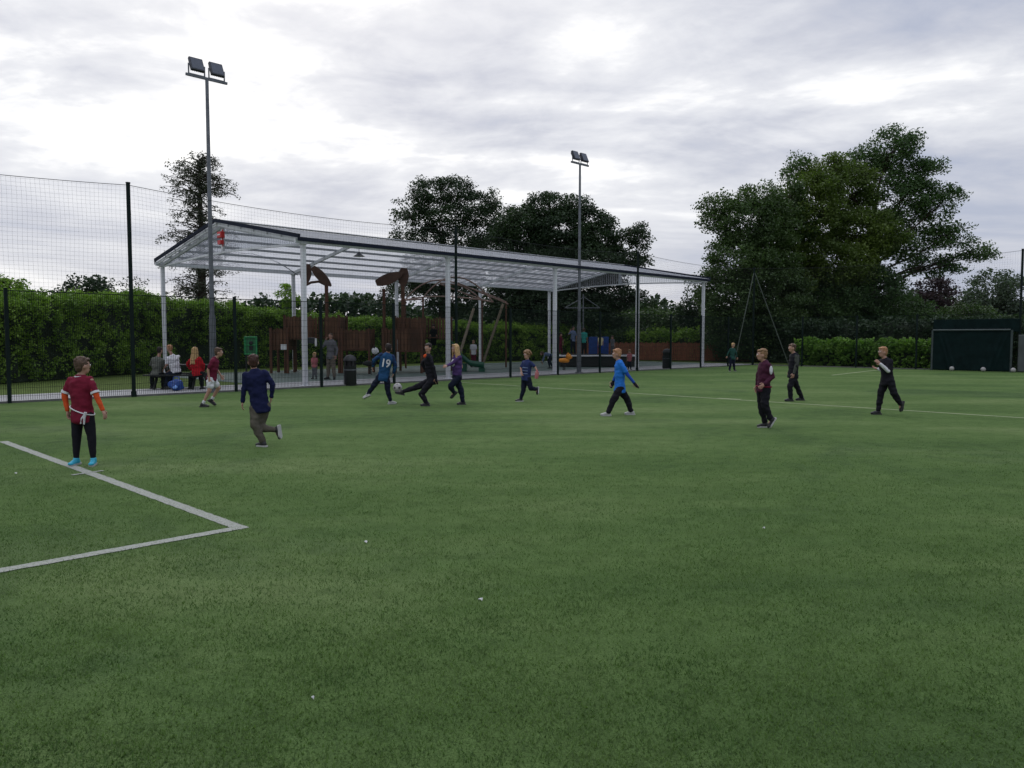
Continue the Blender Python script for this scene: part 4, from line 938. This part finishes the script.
    # ---------------- clothes
    if bot:
        m = MB(); torso(m, .006*k, -.10, .14); c_ = .013*k
        for s in 'LR':
            if bot == 'shorts':
                e = hp_[s]+(kn[s]-hp_[s])*.62; m.cap(hp_[s], e, .078*k*slim, .074*k*slim)
            elif bot == 'skirt': pass
            else:
                lg = .0 if bot == 'leggings' else .010*k
                m.cap(hp_[s], kn[s], .074*k*slim+lg*.6, .053*k*slim+lg); m.cap(kn[s], kn[s]+(an[s]-kn[s])*.9, .053*k*slim+lg, .036*k+lg*1.3)
        soup(m, 'shorts' if bot == 'shorts' else 'trousers', M[bottom], root, vox*1.1, .015*k if bot != 'leggings' else .004*k, 8, smooth=4)
    hm = -.16 if hem is None else hem
    m = MB(); torso(m, .022*k, hm, .5, 1.04) if bot else None; torso(m, .014*k, .3, .99, 1.04)
    for s in 'LR':
        m.ell(sh[s], .054*k, nu=12, nv=8)
        if sleeve == 'short': m.cap(sh[s], sh[s]+(el[s]-sh[s])*.72, .052*k, .050*k)
        elif sleeve == 'long': m.cap(sh[s], el[s], .052*k, .043*k); m.cap(el[s], ha[s]-(ha[s]-el[s])*.03, .043*k, .031*k)
        elif sleeve == 'none': pass
    tp = soup(m, 'shirt', M[top], root, vox*1.1, .013*k, 8, smooth=4)
    if sleeve_col:
        for s in 'LR':
            m = MB()
            if sleeve == 'short': m.cap(sh[s]+(el[s]-sh[s])*.6, el[s], .044*k, .039*k)
            else: m.cap(sh[s], el[s], .056*k, .046*k)
            m.cap(el[s], ha[s]-(ha[s]-el[s])*.05, .046*k if sleeve == 'long' else .039*k, .033*k if sleeve == 'long' else .028*k)
            soup(m, 'sleeve', M[sleeve_col], root, vox, .006*k, 10, smooth=3)
    if cuff:
        for s in 'LR':
            c = sh[s]+(el[s]-sh[s])*.80; f = nrm(el[s]-sh[s]); m = MB(); m.tube([c-f*.014*k, c+f*.014*k], [.055*k, .056*k], 20); m.build('cuff', M[cuff], root)
    if collar:
        m = MB(); cc = nk+up*.004
        ring = [cc+rr*.060*k*math.cos(a)+fw*.054*k*math.sin(a)-up*(.014*k*max(0, math.sin(a))) for a in np.linspace(0, 2*PI, 22)]; m.tube(ring, .012*k, 8, cap=False); m.build('collar', M[collar], root)
    for s in 'LR':                                                              # shoes
        d = nrm(to[s]-an[s]+V(0,0,0)); fd = to[s]-an[s]; 
        sole_up = V(0,0,1)-d*d[2]; shank = nrm(kn[s]-an[s])
        uq = nrm(shank-d*np.dot(shank, d)) if np.linalg.norm(shank-d*np.dot(shank, d)) > .2 else nrm(sole_up); flat = an[s][2] < z0+.10*k
        if ground_fix and flat: d = nrm(V(d[0], d[1], 0)); uq = V(0,0,1)
        sd_ = np.cross(d, uq); c0 = an[s]-uq*.022*k; m = MB()
        hz = c0-d*.02*k; tz = hz+d*.150*k
        m.ell(hz, (.042*k, .034*k, .044*k), d, sd_, uq); m.ell(hz+d*.06*k-uq*.004*k, (.080*k, .035*k, .036*k), d, sd_, uq); m.ell(tz-d*.02*k-uq*.012*k, (.045*k, .037*k, .024*k), d, sd_, uq); m.cap(an[s]+uq*.01*k, an[s]-uq*.02*k, .040*k, .040*k)
        so = soup(m, 'shoe', M[shoes[0]], root, vox*.85, smooth=2)
        m = MB(); ring = [(-.052,.024),(-.040,.032),(.03,.030),(.09,.036),(.125,.035),(.155,.018),(.160,0)]; ring = ring+[(x, -y) for x, y in ring[-2::-1]]
        for dz0, dz1 in ((-.034, -.050),):
            lo_ = [hz+d*x*k+sd_*y*k+uq*dz1*k*.9 for x, y in ring]; up_ = [hz+d*x*k+sd_*y*k+uq*dz0*k*.55 for x, y in ring]; n = len(ring)
            m.add(lo_+up_, [np.arange(n)[::-1], np.arange(n)+n]+[np.array([i, (i+1)%n, n+(i+1)%n, n+i]) for i in range(n)])
        m.build('sole', M[shoes[1]], so)
        if socks:
            m = MB(); m.cap(an[s]+(kn[s]-an[s])*.05, an[s]+(kn[s]-an[s])*.22, .034*k, .038*k); soup(m, 'sock', M[socks], root, vox, smooth=2)
    # ---------------- hair
    m = MB(); hr = hc+lu*.030-lh*.014
    m.ell(hr, (.076, .086, .085), lr, lh, lu, nu=20, nv=14); m.ell(hc-lh*.040-lu*.012, (.066, .050, .070), lr, lh, lu); m.ell(hc+lh*.052+lu*.080, (.058, .034, .022), lr, lh, lu)
    rs = random.Random(int(Y*100))
    if hairstyle == 'curly':
        for i in range(60):
            a = rs.uniform(0, 2*PI); e = rs.uniform(-.25, 1.4); q = lr*math.cos(a)*math.cos(e)+lh*(math.sin(a)*math.cos(e)-.1)+lu*math.sin(e)
            if np.dot(q, lh) > .45 and e < .65: continue
            m.ell(hc+lu*.02+q*.098, .027, nu=8, nv=6)
    if hairstyle in ('long', 'verylong'):
        L = .30 if hairstyle == 'long' else .38
        for i in range(13):
            a = PI*(-.12+1.24*i/12)-0; q = lr*math.cos(a)-lh*math.sin(a)*.9; p0 = hc+q*.070+lu*.05; p1 = hc+q*.088-lu*.07; bdir = nrm(-h*.35+V(rs.uniform(-.1,.1), 0, 0)); p2 = p1-V(0,0,1)*L*.55*k+q*.015+bdir*.03; p3 = p2-V(0,0,1)*L*.45*k+bdir*.05
            m.tube([p0, p1, p2, p3], [.026, .027, .026, .010], 8)
    if hairstyle == 'short':
        for i in range(26):
            a = rs.uniform(0, 2*PI); e = rs.uniform(.5, 1.5); q = lr*math.cos(a)*math.cos(e)+lh*(math.sin(a)*math.cos(e)-.05)+lu*math.sin(e); m.ell(hr+q*.082, (.020, .022, .014), nu=8, nv=6)
    soup(m, 'hair', M[hair], root, .009 if near else .014, .008, 45, smooth=2)
    J = dict(pel=pel, nk=nk, up=up, fw=fw, rr=rr, sh=sh, el=el, ha=ha, kn=kn, an=an, to=to, hc=hc, k=k, root=root, shirt=tp, hp=hp_, lh=lh, lr=lr, lu=lu)
    if extras: extras(J)
    return J
LATE = []
def chest_ring(J, u, g, w, mat, name, tilt=0., a0=0, a1=2*PI):
    k = J['k']; L = J['nk']-J['pel']; pts = []
    for a in np.linspace(a0, a1, 30):
        c = J['pel']+L*(u+tilt*math.cos(a)); pts.append(c+J['rr']*(.134*k+g)*math.cos(a)+J['fw']*(.100*k+g)*math.sin(a))
    m = MB(); m.tube(pts, w, 8, cap=a1-a0 < 6.2); m.build(name, M[mat], J['root'])
def on_shirt(J, outline_fn, mat, name):
    """lay a small flat print on the cloth once the cloth is baked"""
    LATE.append((J, outline_fn, mat, name))
def gloves(J):
    k = J['k']
    for s in 'LR':
        w, f = J['ha'][s], nrm(J['ha'][s]-J['el'][s]); h = nrm(V(.3,-.6,-.7)-f*np.dot(V(.3,-.6,-.7), f)); pn = np.cross(f, h); m = MB()
        m.cap(w-f*.02, w+f*.02, .028*k, .030*k); m.ell(w+f*.045*k, (.042*k, .030*k, .052*k), h, pn, f)
        for o_, L_ in ((-.028,.05), (-.010,.06), (.010,.066), (.028,.056)): m.cap(w+f*.07*k+h*o_*k, w+f*(.07+L_)*k+h*o_*k-pn*.012, .014*k, .011*k)
        m.cap(w+f*.02*k+h*.03*k, w+f*.06*k+h*.055*k, .014*k, .011*k); soup(m, 'glove', M['black cloth'], J['root'], .008, smooth=1)
# 1 maroon child by the box line
def ex1(J):
    k = J['k']; chest_ring(J, .10, .014, .008, 'white cloth', 'waist_sash', -.13)
    q = J['pel']+(J['nk']-J['pel'])*(.02)+J['rr']*.12*k-J['fw']*.10; m = MB()
    m.tube([q+J['up']*.02, q-J['up']*.05-J['rr']*.02, q-J['up']*.13-J['rr']*.03], [.018, .014, .010], 8); m.tube([q, q-J['up']*.06-J['rr']*.06, q-J['up']*.12-J['rr']*.075], [.016, .012, .009], 8); m.build('sash_knot', M['white cloth'], J['root'])
PL = 'children playing football on the turf pitch'
person('child in maroon shirt over orange sleeves and cyan shoes, standing by the box line', 9.97, 1.37, 8, (81.3,366), (80.2,377), (82.5,414), {'L': ((64.5,395,-.2),(67.5,411,.2)), 'R': ((96.3,395.5,-.2),(102.8,410,.2))},
   {'L': ((76.6,436,0),(76.2,457.3,0),(75.4,465,-.15)), 'R': ((91.5,436,0),(93.3,456.6,0),(95.2,463,-.15))}, PL, 'brown hair', 'short', 'maroon', 'black cloth', ('cyan shoe','white sole'), look=42, sleeve='short', sleeve_col='orange', hem=-.20, extras=ex1, bot='leggings', cuff='white cloth', collar='white cloth')
# 2 navy jumper child running away
person('child in plain navy jumper and khaki trousers running away with one foot lifted', 11.75, 1.36, -18, (253.5,363.5), (254.5,371), (260,406), {'L': ((244,388.5,0),(242.6,402,0)), 'R': ((273,384.5,0),(271.5,396.5,.3))},
   {'L': ((255,425,-.4),(263.2,440,0),(258.4,445)), 'R': ((259.5,427.5,.3),(276.5,429.8,-.4),(279,441,-.05))}, PL, 'red brown hair', 'short', 'navy', 'olive khaki', ('black shoe','white sole'), sleeve='long', hem=-.17)
# 3 dark maroon shirt and white shorts
def ex3(J):
    m = MB(); k = J['k']; p = J['pel']+J['rr']*.085*k-J['up']*.10*k; m.ell(p, (.022,.02,.03)); m.build('shorts_stripe', M['maroon'], J['root'])
person('child in dark maroon shirt and white shorts with bare legs, striding right', 18.5, 1.44, 80, (218,352.5), (215,358.5), (211.5,378), {'R': ((208,369.5,-.5),(209.3,380,-.3)), 'L': ((216.8,369,.4),(220.8,375.5,0))},
   {'R': ((209.5,390.5,-.2),(202.6,402.3,0),(209.8,406.5)), 'L': ((218.5,388,.3),(211.6,400,0),(217.6,405.5))}, PL, 'brown hair', 'short', 'dark maroon', 'white cloth', ('black shoe','black sole'), sleeve='short', hem=-.08, bot='shorts', collar='white cloth', socks='white cloth', extras=ex3)
# 4 the child with 19 on the back
def text_mesh(txt, size):
    cu = bpy.data.curves.new('txt', 'FONT'); cu.body = txt; cu.size = size; cu.align_x = 'CENTER'; cu.align_y = 'CENTER'; cu.offset = .006
    o = bpy.data.objects.new('txt', cu); COL.objects.link(o); bpy.context.view_layer.update(); me = bpy.data.meshes.new_from_object(o); bpy.data.objects.remove(o)
    v = np.array([q.co[:2] for q in me.vertices]); f = [np.array(p.vertices) for p in me.polygons]; return v, f
def ex4(J): on_shirt(J, '19', 'white cloth', 'shirt_number')
person('child in blue long-sleeved shirt with white number nineteen on the back', 19.2, 1.42, -8, (388.5,348.8), (387.3,354), (383.6,376), {'L': ((373.8,360.5,.2),(372.8,366.5,.4)), 'R': ((395.5,365.5,0),(393.6,373,.4))},
   {'L': ((373.8,386,0),(367.6,394.3,0),(361.4,397.3)), 'R': ((387.5,388.5,0),(390.6,400,0),(395,404.2))}, PL, 'dark hair', 'short', 'team blue', 'dark navy', ('white shoe','white sole'), sleeve='long', hem=-.2, sleeve_col='sleeve navy', extras=ex4)
# 5 the kicking child
def ex5(J):
    gloves(J)
    for s in 'L':
        m = MB(); a, b = J['hp'][s], J['kn'][s]; off = V(0,-.062,0)*J['k']; m.tube([a*.55+b*.45+off, b+off*.9, b*.5+J['an'][s]*.5+off*.75], .010, 6); m.build('side_stripe', M['grey cloth'], J['root'])
    m = MB(); c = J['nk']-J['up']*.02; m.ell(c-V(0,.05,0)*J['k']+J['fw']*.05, (.055,.03,.05)); m.build('scarf', M['orange'], J['root'])
person('child in black reaching the football with an outstretched leg', 18.75, 1.50, -100, (428.8,348.2), (427.8,355), (431.5,380), {'R': ((422,364,.5),(427,372,.5)), 'L': ((436.5,374,-.4),(439,392.5,-.2))},
   {'R': ((414.5,388,0),(402,391.8,0),(395.5,390)), 'L': ((419.8,395.5,-.3),(427,401.4,0),(422.8,404.8))}, PL, 'dark hair', 'short', 'black cloth', 'black cloth', ('black shoe','black sole'), look=-140, sleeve='long', hem=-.15, extras=ex5)
# 6 the girl with long blonde hair
def ex6(J):
    m = MB(); k = J['k']; c = J['pel']+(J['nk']-J['pel'])*.66+J['fw']*.108*k
    m.ell(c, (.075*k,.02*k,.085*k), J['rr'], J['fw'], J['up']); m.build('shirt_print', M['white cloth'], J['root'])
person('child with long blonde hair in purple and white top and navy trousers', 19.0, 1.46, -125, (456,348.6), (457,355.5), (457,377), {'R': ((460.8,365,.3),(460,372,0)), 'L': ((451,364,-.2),(447.2,365.5,-.6))},
   {'L': ((450.5,386,-.3),(453.8,392.5,.3),(451.4,396.8)), 'R': ((460.8,389,0),(463,400.5,0),(460.2,405))}, PL, 'blonde hair', 'verylong', 'purple', 'dark navy', ('black shoe','black sole'), look=-120, sleeve='long', hem=.1, extras=ex6)
# 7 curly haired child
def ex7(J):
    m = MB(); k = J['k']
    for u in (.25, .42, .6):
        c = J['pel']+(J['nk']-J['pel'])*u
        m.tube([c+J['rr']*(.130*k)*math.cos(a)+J['fw']*(.104*k)*math.sin(a) for a in np.linspace(.5, 2.6, 12)], .012, 6)
    m.build('shirt_stripe', M['steel blue'], J['root'])
    m = MB(); c = J['ha']['L']; m.tube([c+V(0,0,.03), c-V(.0,0,.07), c-V(.02,0,.19)], [.02,.055,.045], 10); m.build('training_bib', M['pink'], J['root'])
person('small curly-haired child in striped navy shirt with white collar, running left', 20.0, 1.33, -128, (527.5,355), (527.3,361), (526.3,378), {'R': ((520.8,368,-.3),(521.6,372.6,-.6)), 'L': ((535.2,367,0),(537,371,-.3))},
   {'R': ((523.5,389.3,-.1),(520.6,399.6,0),(516.8,402.2)), 'L': ((530.6,388,0),(536.4,389,.4),(537.6,394.5))}, PL, 'light brown hair', 'curly', 'striped navy', 'dark navy', ('black shoe','white sole'), look=-130, sleeve='short', hem=-.12, collar='white cloth', extras=ex7)
# 8 bright blue shirt walking left
person('child in bright blue shirt with royal blue sleeves and pale shoes, walking left', 16.4, 1.44, -88, (617.6,354.2), (619.6,361.5), (619.8,388), {'L': ((627.4,374.5,-.3),(634.2,383,0)), 'R': ((616,375.2,.4),(613.2,381.5,0))},
   {'L': ((613.6,400,-.2),(607.8,410.8,0),(600.2,411.2)), 'R': ((627.3,400,.3),(631.6,410.4,0),(626,415))}, PL, 'sandy hair', 'short', 'bright blue', 'black cloth', ('white shoe','white sole'), sleeve='short', sleeve_col='royal blue', hem=-.15, extras=gloves)
# 9 maroon and navy training top
def ex9(J):
    m = MB(); k = J['k']; c = J['pel']+(J['nk']-J['pel'])*.72+J['fw']*.07*k-V(0,.05,0)
    s = J['sh']['L']; m.ell(s*.6+J['el']['L']*.4+V(0,-.045*k,0), (.028*k,.02*k,.075*k)); m.build('shoulder_flash', M['white cloth'], J['root'])
    chest_ring(J, .06, .020, .014, 'maroon', 'hem_band')
person('child in plum training top and black trousers with hands held at the waist', 14.1, 1.44, -98, (763,355.4), (765.2,362.6), (763.5,388), {'L': ((772.6,377,-.2),(764.5,384,-.3)), 'R': ((758.2,376.5,.2),(757,386,.1))},
   {'L': ((765,405.5,-.2),(771,419.4,.1),(770,425.2)), 'R': ((761.3,405.3,.1),(765.3,420,0),(761.5,426))}, PL, 'light brown hair', 'short', 'plum', 'black cloth', ('black shoe','white sole'), look=-85, sleeve='long', hem=-.12, extras=ex9)
# 10 taller child in slate green sleeves
person('taller child in black top with slate green sleeves walking behind the halfway line', 20.2, 1.53, -95, (792.8,348.2), (794.5,354.2), (793,374.5), {'L': ((797,364,-.3),(793.8,373.4,-.3)), 'R': ((791.5,364,.4),(790,372,.3))},
   {'L': ((790,386.5,-.2),(790.8,397.6,0),(785.4,400.4)), 'R': ((796.6,386,.2),(801.8,395,.2),(799,399.6))}, PL, 'brown hair', 'short', 'black cloth', 'black cloth', ('black shoe','black sole'), sleeve='long', sleeve_col='slate green', hem=-.15)
# 11 black kit running with white forearm sleeves
def ex11(J):
    for s in 'LR':
        m = MB(); m.cap(J['el'][s], J['ha'][s], .040*J['k'], .030*J['k']); soup(m, 'forearm_sleeve', M['white cloth'], J['root'], .012, smooth=2)
person('child in black with white forearms held up to the chest, running left', 16.5, 1.47, -100, (883.6,352.2), (885.4,359.2), (887.5,380), {'L': ((888.2,371,-.3),(880.4,364,-.3)), 'R': ((881.4,370,.3),(878.2,369,.2))},
   {'R': ((880.8,393.5,.2),(878,408,0),(872,414.6)), 'L': ((894,393.5,-.2),(900.4,404,.2),(901,412))}, PL, 'sandy hair', 'short', 'black cloth', 'black cloth', ('black shoe','black sole'), look=-95, sleeve='short', hem=-.2, extras=ex11)
# 12 far child in green
person('small distant child in dark green top near the far fence corner', 37.6, 1.40, 150, (733,345.3), (732.6,348.6), (732.2,357.8), {'R': ((728.6,352.5,0),(727,356,0)), 'L': ((736.2,353,0),(737,357,0))},
   {'R': ((730.4,364.5,0),(729.6,370,0),(729,371.5,-.1)), 'L': ((733.8,364.5,0),(734.6,370.2,0),(735,371.8,-.1))}, PL, 'blonde hair', 'short', 'deep green', 'dark navy', ('black shoe','white sole'), sleeve='long', near=False)
# seated spectators at the picnic table
SG = 'spectators seated at the picnic table'
def sit(label, Y, H, heading, hx, hy, px_, py_, top, hair, style, fwd, **kw):
    return person(label, Y, H, heading, (hx,hy), (hx-fwd*1.5,hy+7.5), (px_,py_), kw.pop('arms'), kw.pop('legs'), SG, hair, style, top, kw.pop('bottom','black cloth'), ('black shoe','black sole'), ground_fix=False, **kw)
sit('seated spectator with dark hair in grey olive jumper at the left of the picnic table', 24.3, 1.68, 15, 159.5, 350.5, 156.5, 373.5, 'grey olive', 'dark hair', 'short', 1, sleeve='long',
    arms={'L': ((151.5,364,.3),(156,371,.5)), 'R': ((163.5,365,.3),(168,370,.4))}, legs={'L': ((152,374.5,.9),(152,387,0),(152,389,.2)), 'R': ((163,375,.7),(163,387.5,0),(163,389.5,.2))}, hem=-.12)
sit('seated spectator in white short-sleeved top leaning left at the picnic table', 24.4, 1.62, -40, 170, 348.5, 176, 372.5, 'white cloth', 'sandy hair', 'short', -1.6, look=-75, sleeve='short', bottom='dark navy',
    arms={'L': ((167,364.5,-.2),(164,368.5,.3)), 'R': ((176,364,.4),(170,370,.3))}, legs={'L': ((168,374.5,-.2),(166,387,0),(163,389,0)), 'R': ((171,374,.5),(171,386.5,0),(169,388.5,0))}, hem=.0)
sit('seated woman with long blonde hair in scarlet top at the right of the picnic table', 24.2, 1.66, 12, 194.5, 350.5, 197.5, 373.5, 'scarlet', 'blonde hair', 'long', 0, sleeve='long',
    arms={'L': ((187.5,364,.3),(191,370,.6)), 'R': ((203.5,365,.3),(203,371,.6))}, legs={'L': ((191,375,.8),(190,387,0),(190,389,.2)), 'R': ((201,375,.8),(202,387,0),(203,389,.2))}, hem=-.1)
# playground figures
GP = 'people in the playground behind the fence'
def stand(label, px, yt, yb, Y, H, heading, top, bottom, hair, style='short', z0=0., dx=0, sleeve='short', shoes=('black shoe','black sole'), armup=False, **kw):
    s = (yb-yt); f = lambda q: yt+s*q; w = s*.5
    am = {'L': ((px-w*.24,f(.36),0),(px-w*.26,f(.50),0)), 'R': ((px+w*.24,f(.36),0),(px+w*.26,f(.50),0))}
    if armup: am = {'L': ((px-w*.34,f(.30),0),(px-w*.22,f(.16),-.2)), 'R': ((px+w*.26,f(.36),0),(px+w*.22,f(.48),-.4))}
    c = abs(math.cos(R(heading))); 
    if math.cos(R(heading)) < 0: am = {'L': am['R'], 'R': am['L']}
    lg = [((px-w*.10,f(.72),0),(px-w*.13,f(.94),0),(px-w*.2,f(1.)+.2,-.05)), ((px+w*.10,f(.72),0),(px+w*.14,f(.94),0),(px+w*.2,f(1.)+.2,-.05))]
    if math.cos(R(heading)) < 0: lg = lg[::-1]
    return person(label, Y, H, heading, (px+dx,f(.075)), (px+dx*.7,f(.16)), (px,f(.49)), am, {'L': lg[0], 'R': lg[1]}, GP, hair, style, top, bottom, shoes, sleeve=sleeve, near=False, z0=z0, **kw)
stand('adult in grey top and pale trousers standing before the left wooden tower', 331, 333, 380, 30.2, 1.78, -150, 'grey cloth', 'stone trousers', 'brown hair', sleeve='long', armup=True)
stand('toddler in peach top standing beside the grey-topped adult', 314.5, 353.5, 379, 30.6, 1.0, 175, 'pink', 'grey cloth', 'blonde hair')
stand('child in dark top up on the right wooden tower', 433.5, 325, 352, 37.6, 1.25, 175, 'black cloth', 'black cloth', 'dark hair', z0=1.65)
stand('child in white top standing beside the foot of the slide', 473.5, 340.5, 366.5, 43.0, 1.38, 170, 'white cloth', 'dark maroon', 'light brown hair')
zp = .665
stand('child in steel blue top standing on the play platform', 573, 326.5, 354, 44.2, 1.48, 140, 'steel blue', 'dark navy', 'dark hair', z0=zp, armup=True)
stand('child in turquoise top standing on the play platform by the thin mast', 584, 328.5, 354.5, 44.0, 1.42, 20, 'turquoise', 'black cloth', 'brown hair', z0=zp)
stand('child in dark maroon top at the left end of the play platform', 560.5, 333, 355, 44.0, 1.22, 110, 'dark maroon', 'dark maroon', 'dark hair', z0=zp, armup=True)
stand('child in pale yellow top in front of the blue panels', 600.5, 334.5, 354.5, 44.6, 1.16, 5, 'pale yellow', 'royal blue', 'brown hair', z0=zp)
stand('child in grey top at the right end of the play platform', 612.5, 336.5, 354.5, 44.6, 1.05, 200, 'grey cloth', 'grey cloth', 'brown hair', z0=zp)
stand('small child in pink top beside the play platform', 629.5, 350.5, 370, 39.5, .98, 190, 'pink', 'dark navy', 'light brown hair')
person('child in steel blue top bending over left of the back canopy post', 41.0, 1.25, -95, (542,353.5), (544.5,353.8), (550.5,355.5), {'L': ((543,359,0),(541.5,362.5,0)), 'R': ((544,359,.3),(543,362.5,0))}, {'L': ((548,362,0),(550,367.5,0),(547,368.8)), 'R': ((550,362,0),(553,367.5,0),(550,368.8))}, GP, 'brown hair', 'short', 'steel blue', 'dark navy', near=False, sleeve='long')
bake_all()
for (J, txt, mat, name) in LATE:
    v, f = text_mesh(txt, .27); v = v*np.array([.86, 1.0]); k = J['k']; me = J['shirt'].data; off = parent_world(J['shirt'])
    bv = BVHTree.FromPolygons([Vector(q.co)+Vector(off) for q in me.vertices], [tuple(p.vertices) for p in me.polygons])
    c = J['pel']+(J['nk']-J['pel'])*.58; bk = -J['fw']; rx = J['rr']; P_ = []
    for (x, y) in v:
        o_ = c+rx*x+J['up']*y+bk*.4; hit = bv.ray_cast(Vector(o_), Vector(-bk)); P_.append(np.array(hit[0])+bk*.012 if hit[0] is not None else c+rx*x+J['up']*y+bk*.1)
    m = MB(); m.add(P_, f); n = len(P_); m.add([p+bk*.006 for p in P_], f); m.build(name, M[mat], J['root'])


# ------------------------------------------------------------------ world, sun, camera
w = bpy.data.worlds.new('World'); scn.world = w; w.use_nodes = True; nt = w.node_tree
bg_ = nt.nodes['Background']; bg_.inputs['Strength'].default_value = .1
EL, AZ = R(38), R(-14)
sky = node(nt, 'ShaderNodeTexSky', sky_type='NISHITA', sun_disc=False, sun_elevation=EL, sun_rotation=AZ, dust_density=2.)
tc = node(nt, 'ShaderNodeTexCoord'); sp = node(nt, 'ShaderNodeSeparateXYZ'); nt.links.new(tc.outputs['Generated'], sp.inputs[0])
def mth(op, a, b=None):
    n = node(nt, 'ShaderNodeMath', operation=op)
    for i, v in enumerate((a, b)):
        if v is None: continue
        if hasattr(v, 'links'): nt.links.new(v, n.inputs[i])
        else: n.inputs[i].default_value = v
    return n.outputs[0]
zz = mth('ADD', mth('MAXIMUM', sp.outputs[2], 0.), .20)
cb = node(nt, 'ShaderNodeCombineXYZ'); nt.links.new(mth('DIVIDE', sp.outputs[0], zz), cb.inputs[0]); nt.links.new(mth('DIVIDE', sp.outputs[1], zz), cb.inputs[1])
def skynoise(scale, det, rough, dist, off, sc=(1,1,1), rot=0):
    mp = node(nt, 'ShaderNodeMapping'); mp.inputs['Location'].default_value = off; mp.inputs['Scale'].default_value = sc; mp.inputs['Rotation'].default_value = (0,0,rot)
    nt.links.new(cb.outputs[0], mp.inputs[0]); n = node(nt, 'ShaderNodeTexNoise', i_Scale=scale, i_Detail=det, i_Roughness=rough, i_Distortion=dist); nt.links.new(mp.outputs[0], n.inputs['Vector']); return n.outputs['Fac']
n1 = skynoise(.55, 7., .55, .35, (3.1, .4, 0), (1, 1.15, 1), R(20)); n2 = skynoise(1.5, 8., .55, .5, (1.3, 5.2, 0), (.8, 1.3, 1), R(-15))
n3 = skynoise(5., 8., .6, .4, (4.3, 1.2, 0), (.9, 1.2, 1), R(10))
fac = mth('ADD', mth('ADD', mth('MULTIPLY', n1, .62), mth('MULTIPLY', n2, .27)), mth('MULTIPLY', n3, .11))
# brighter patch of cloud where the sun is behind it
gdir = ray(330, 110); gdir = gdir/np.linalg.norm(gdir)
dt = node(nt, 'ShaderNodeVectorMath', operation='DOT_PRODUCT'); nt.links.new(tc.outputs['Generated'], dt.inputs[0]); dt.inputs[1].default_value = tuple(gdir)
glow = mth('POWER', mth('MAXIMUM', dt.outputs['Value'], 0.), 7.)
fac = mth('ADD', mth('ADD', fac, mth('MULTIPLY', glow, .17)), -.075)
# long thin cloud bands low over the horizon
cb2 = node(nt, 'ShaderNodeCombineXYZ'); nt.links.new(mth('MULTIPLY', sp.outputs[0], 1.6), cb2.inputs[0]); nt.links.new(mth('ADD', mth('MULTIPLY', sp.outputs[2], 17.), mth('MULTIPLY', sp.outputs[0], 1.2)), cb2.inputs[1])
nb_ = node(nt, 'ShaderNodeTexNoise', i_Scale=1.0, i_Detail=6., i_Roughness=.55, i_Distortion=.3); nt.links.new(cb2.outputs[0], nb_.inputs['Vector'])
lowm = node(nt, 'ShaderNodeMapRange', interpolation_type='SMOOTHSTEP'); nt.links.new(sp.outputs[2], lowm.inputs[0])
for i_, v_ in ((1, .24), (2, .04), (3, 0.), (4, 1.)): lowm.inputs[i_].default_value = v_
band = mth('ADD', mth('MULTIPLY', mth('SUBTRACT', nb_.outputs['Fac'], .5), .55), .455)
fac = mth('ADD', mth('MULTIPLY', fac, mth('SUBTRACT', 1., lowm.outputs[0])), mth('MULTIPLY', band, lowm.outputs[0]))
col = ramp(nt, fac, [(.41, (4.7, 5.1, 6.3)), (.46, (6.2, 6.4, 7.2)), (.515, (8.6, 8.7, 9.1)), (.555, (12.2, 12.1, 11.9))])
# ramp colours are clamped to display range? keep them as plain values scaled afterwards
mx = mixc(nt, .93, sky.outputs[0], col)
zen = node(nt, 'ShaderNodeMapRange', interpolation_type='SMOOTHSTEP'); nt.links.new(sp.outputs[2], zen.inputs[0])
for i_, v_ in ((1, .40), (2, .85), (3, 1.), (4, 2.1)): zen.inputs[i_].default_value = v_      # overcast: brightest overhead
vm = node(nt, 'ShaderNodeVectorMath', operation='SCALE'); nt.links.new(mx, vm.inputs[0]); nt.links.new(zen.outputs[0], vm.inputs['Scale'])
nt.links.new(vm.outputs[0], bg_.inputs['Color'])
sl_ = bpy.data.lights.new('sun', 'SUN'); sl_.energy = .6; sl_.angle = R(25); sl_.color = (1, .96, .9)
so = bpy.data.objects.new('sun', sl_); COL.objects.link(so)
sd_ = Vector((math.sin(AZ)*math.cos(EL), math.cos(AZ)*math.cos(EL), math.sin(EL))); so.rotation_euler = sd_.to_track_quat('Z', 'Y').to_euler()
cam = bpy.data.cameras.new('camera'); cam.sensor_width = 36; cam.lens = FPX/1024*36; cam.clip_end = 3000; cam.clip_start = .05
co = bpy.data.objects.new('camera', cam); COL.objects.link(co); co.location = (0, 0, CAMH); co.rotation_euler = (PI/2-PITCH, 0, 0)
scn.camera = co
scn.view_settings.view_transform = 'Standard'; scn.view_settings.look = 'None'; scn.view_settings.gamma = 1; scn.view_settings.exposure = 0
scn.cycles.use_denoising = True; scn.cycles.max_bounces = 6; scn.cycles.transparent_max_bounces = 16; scn.cycles.diffuse_bounces = 3
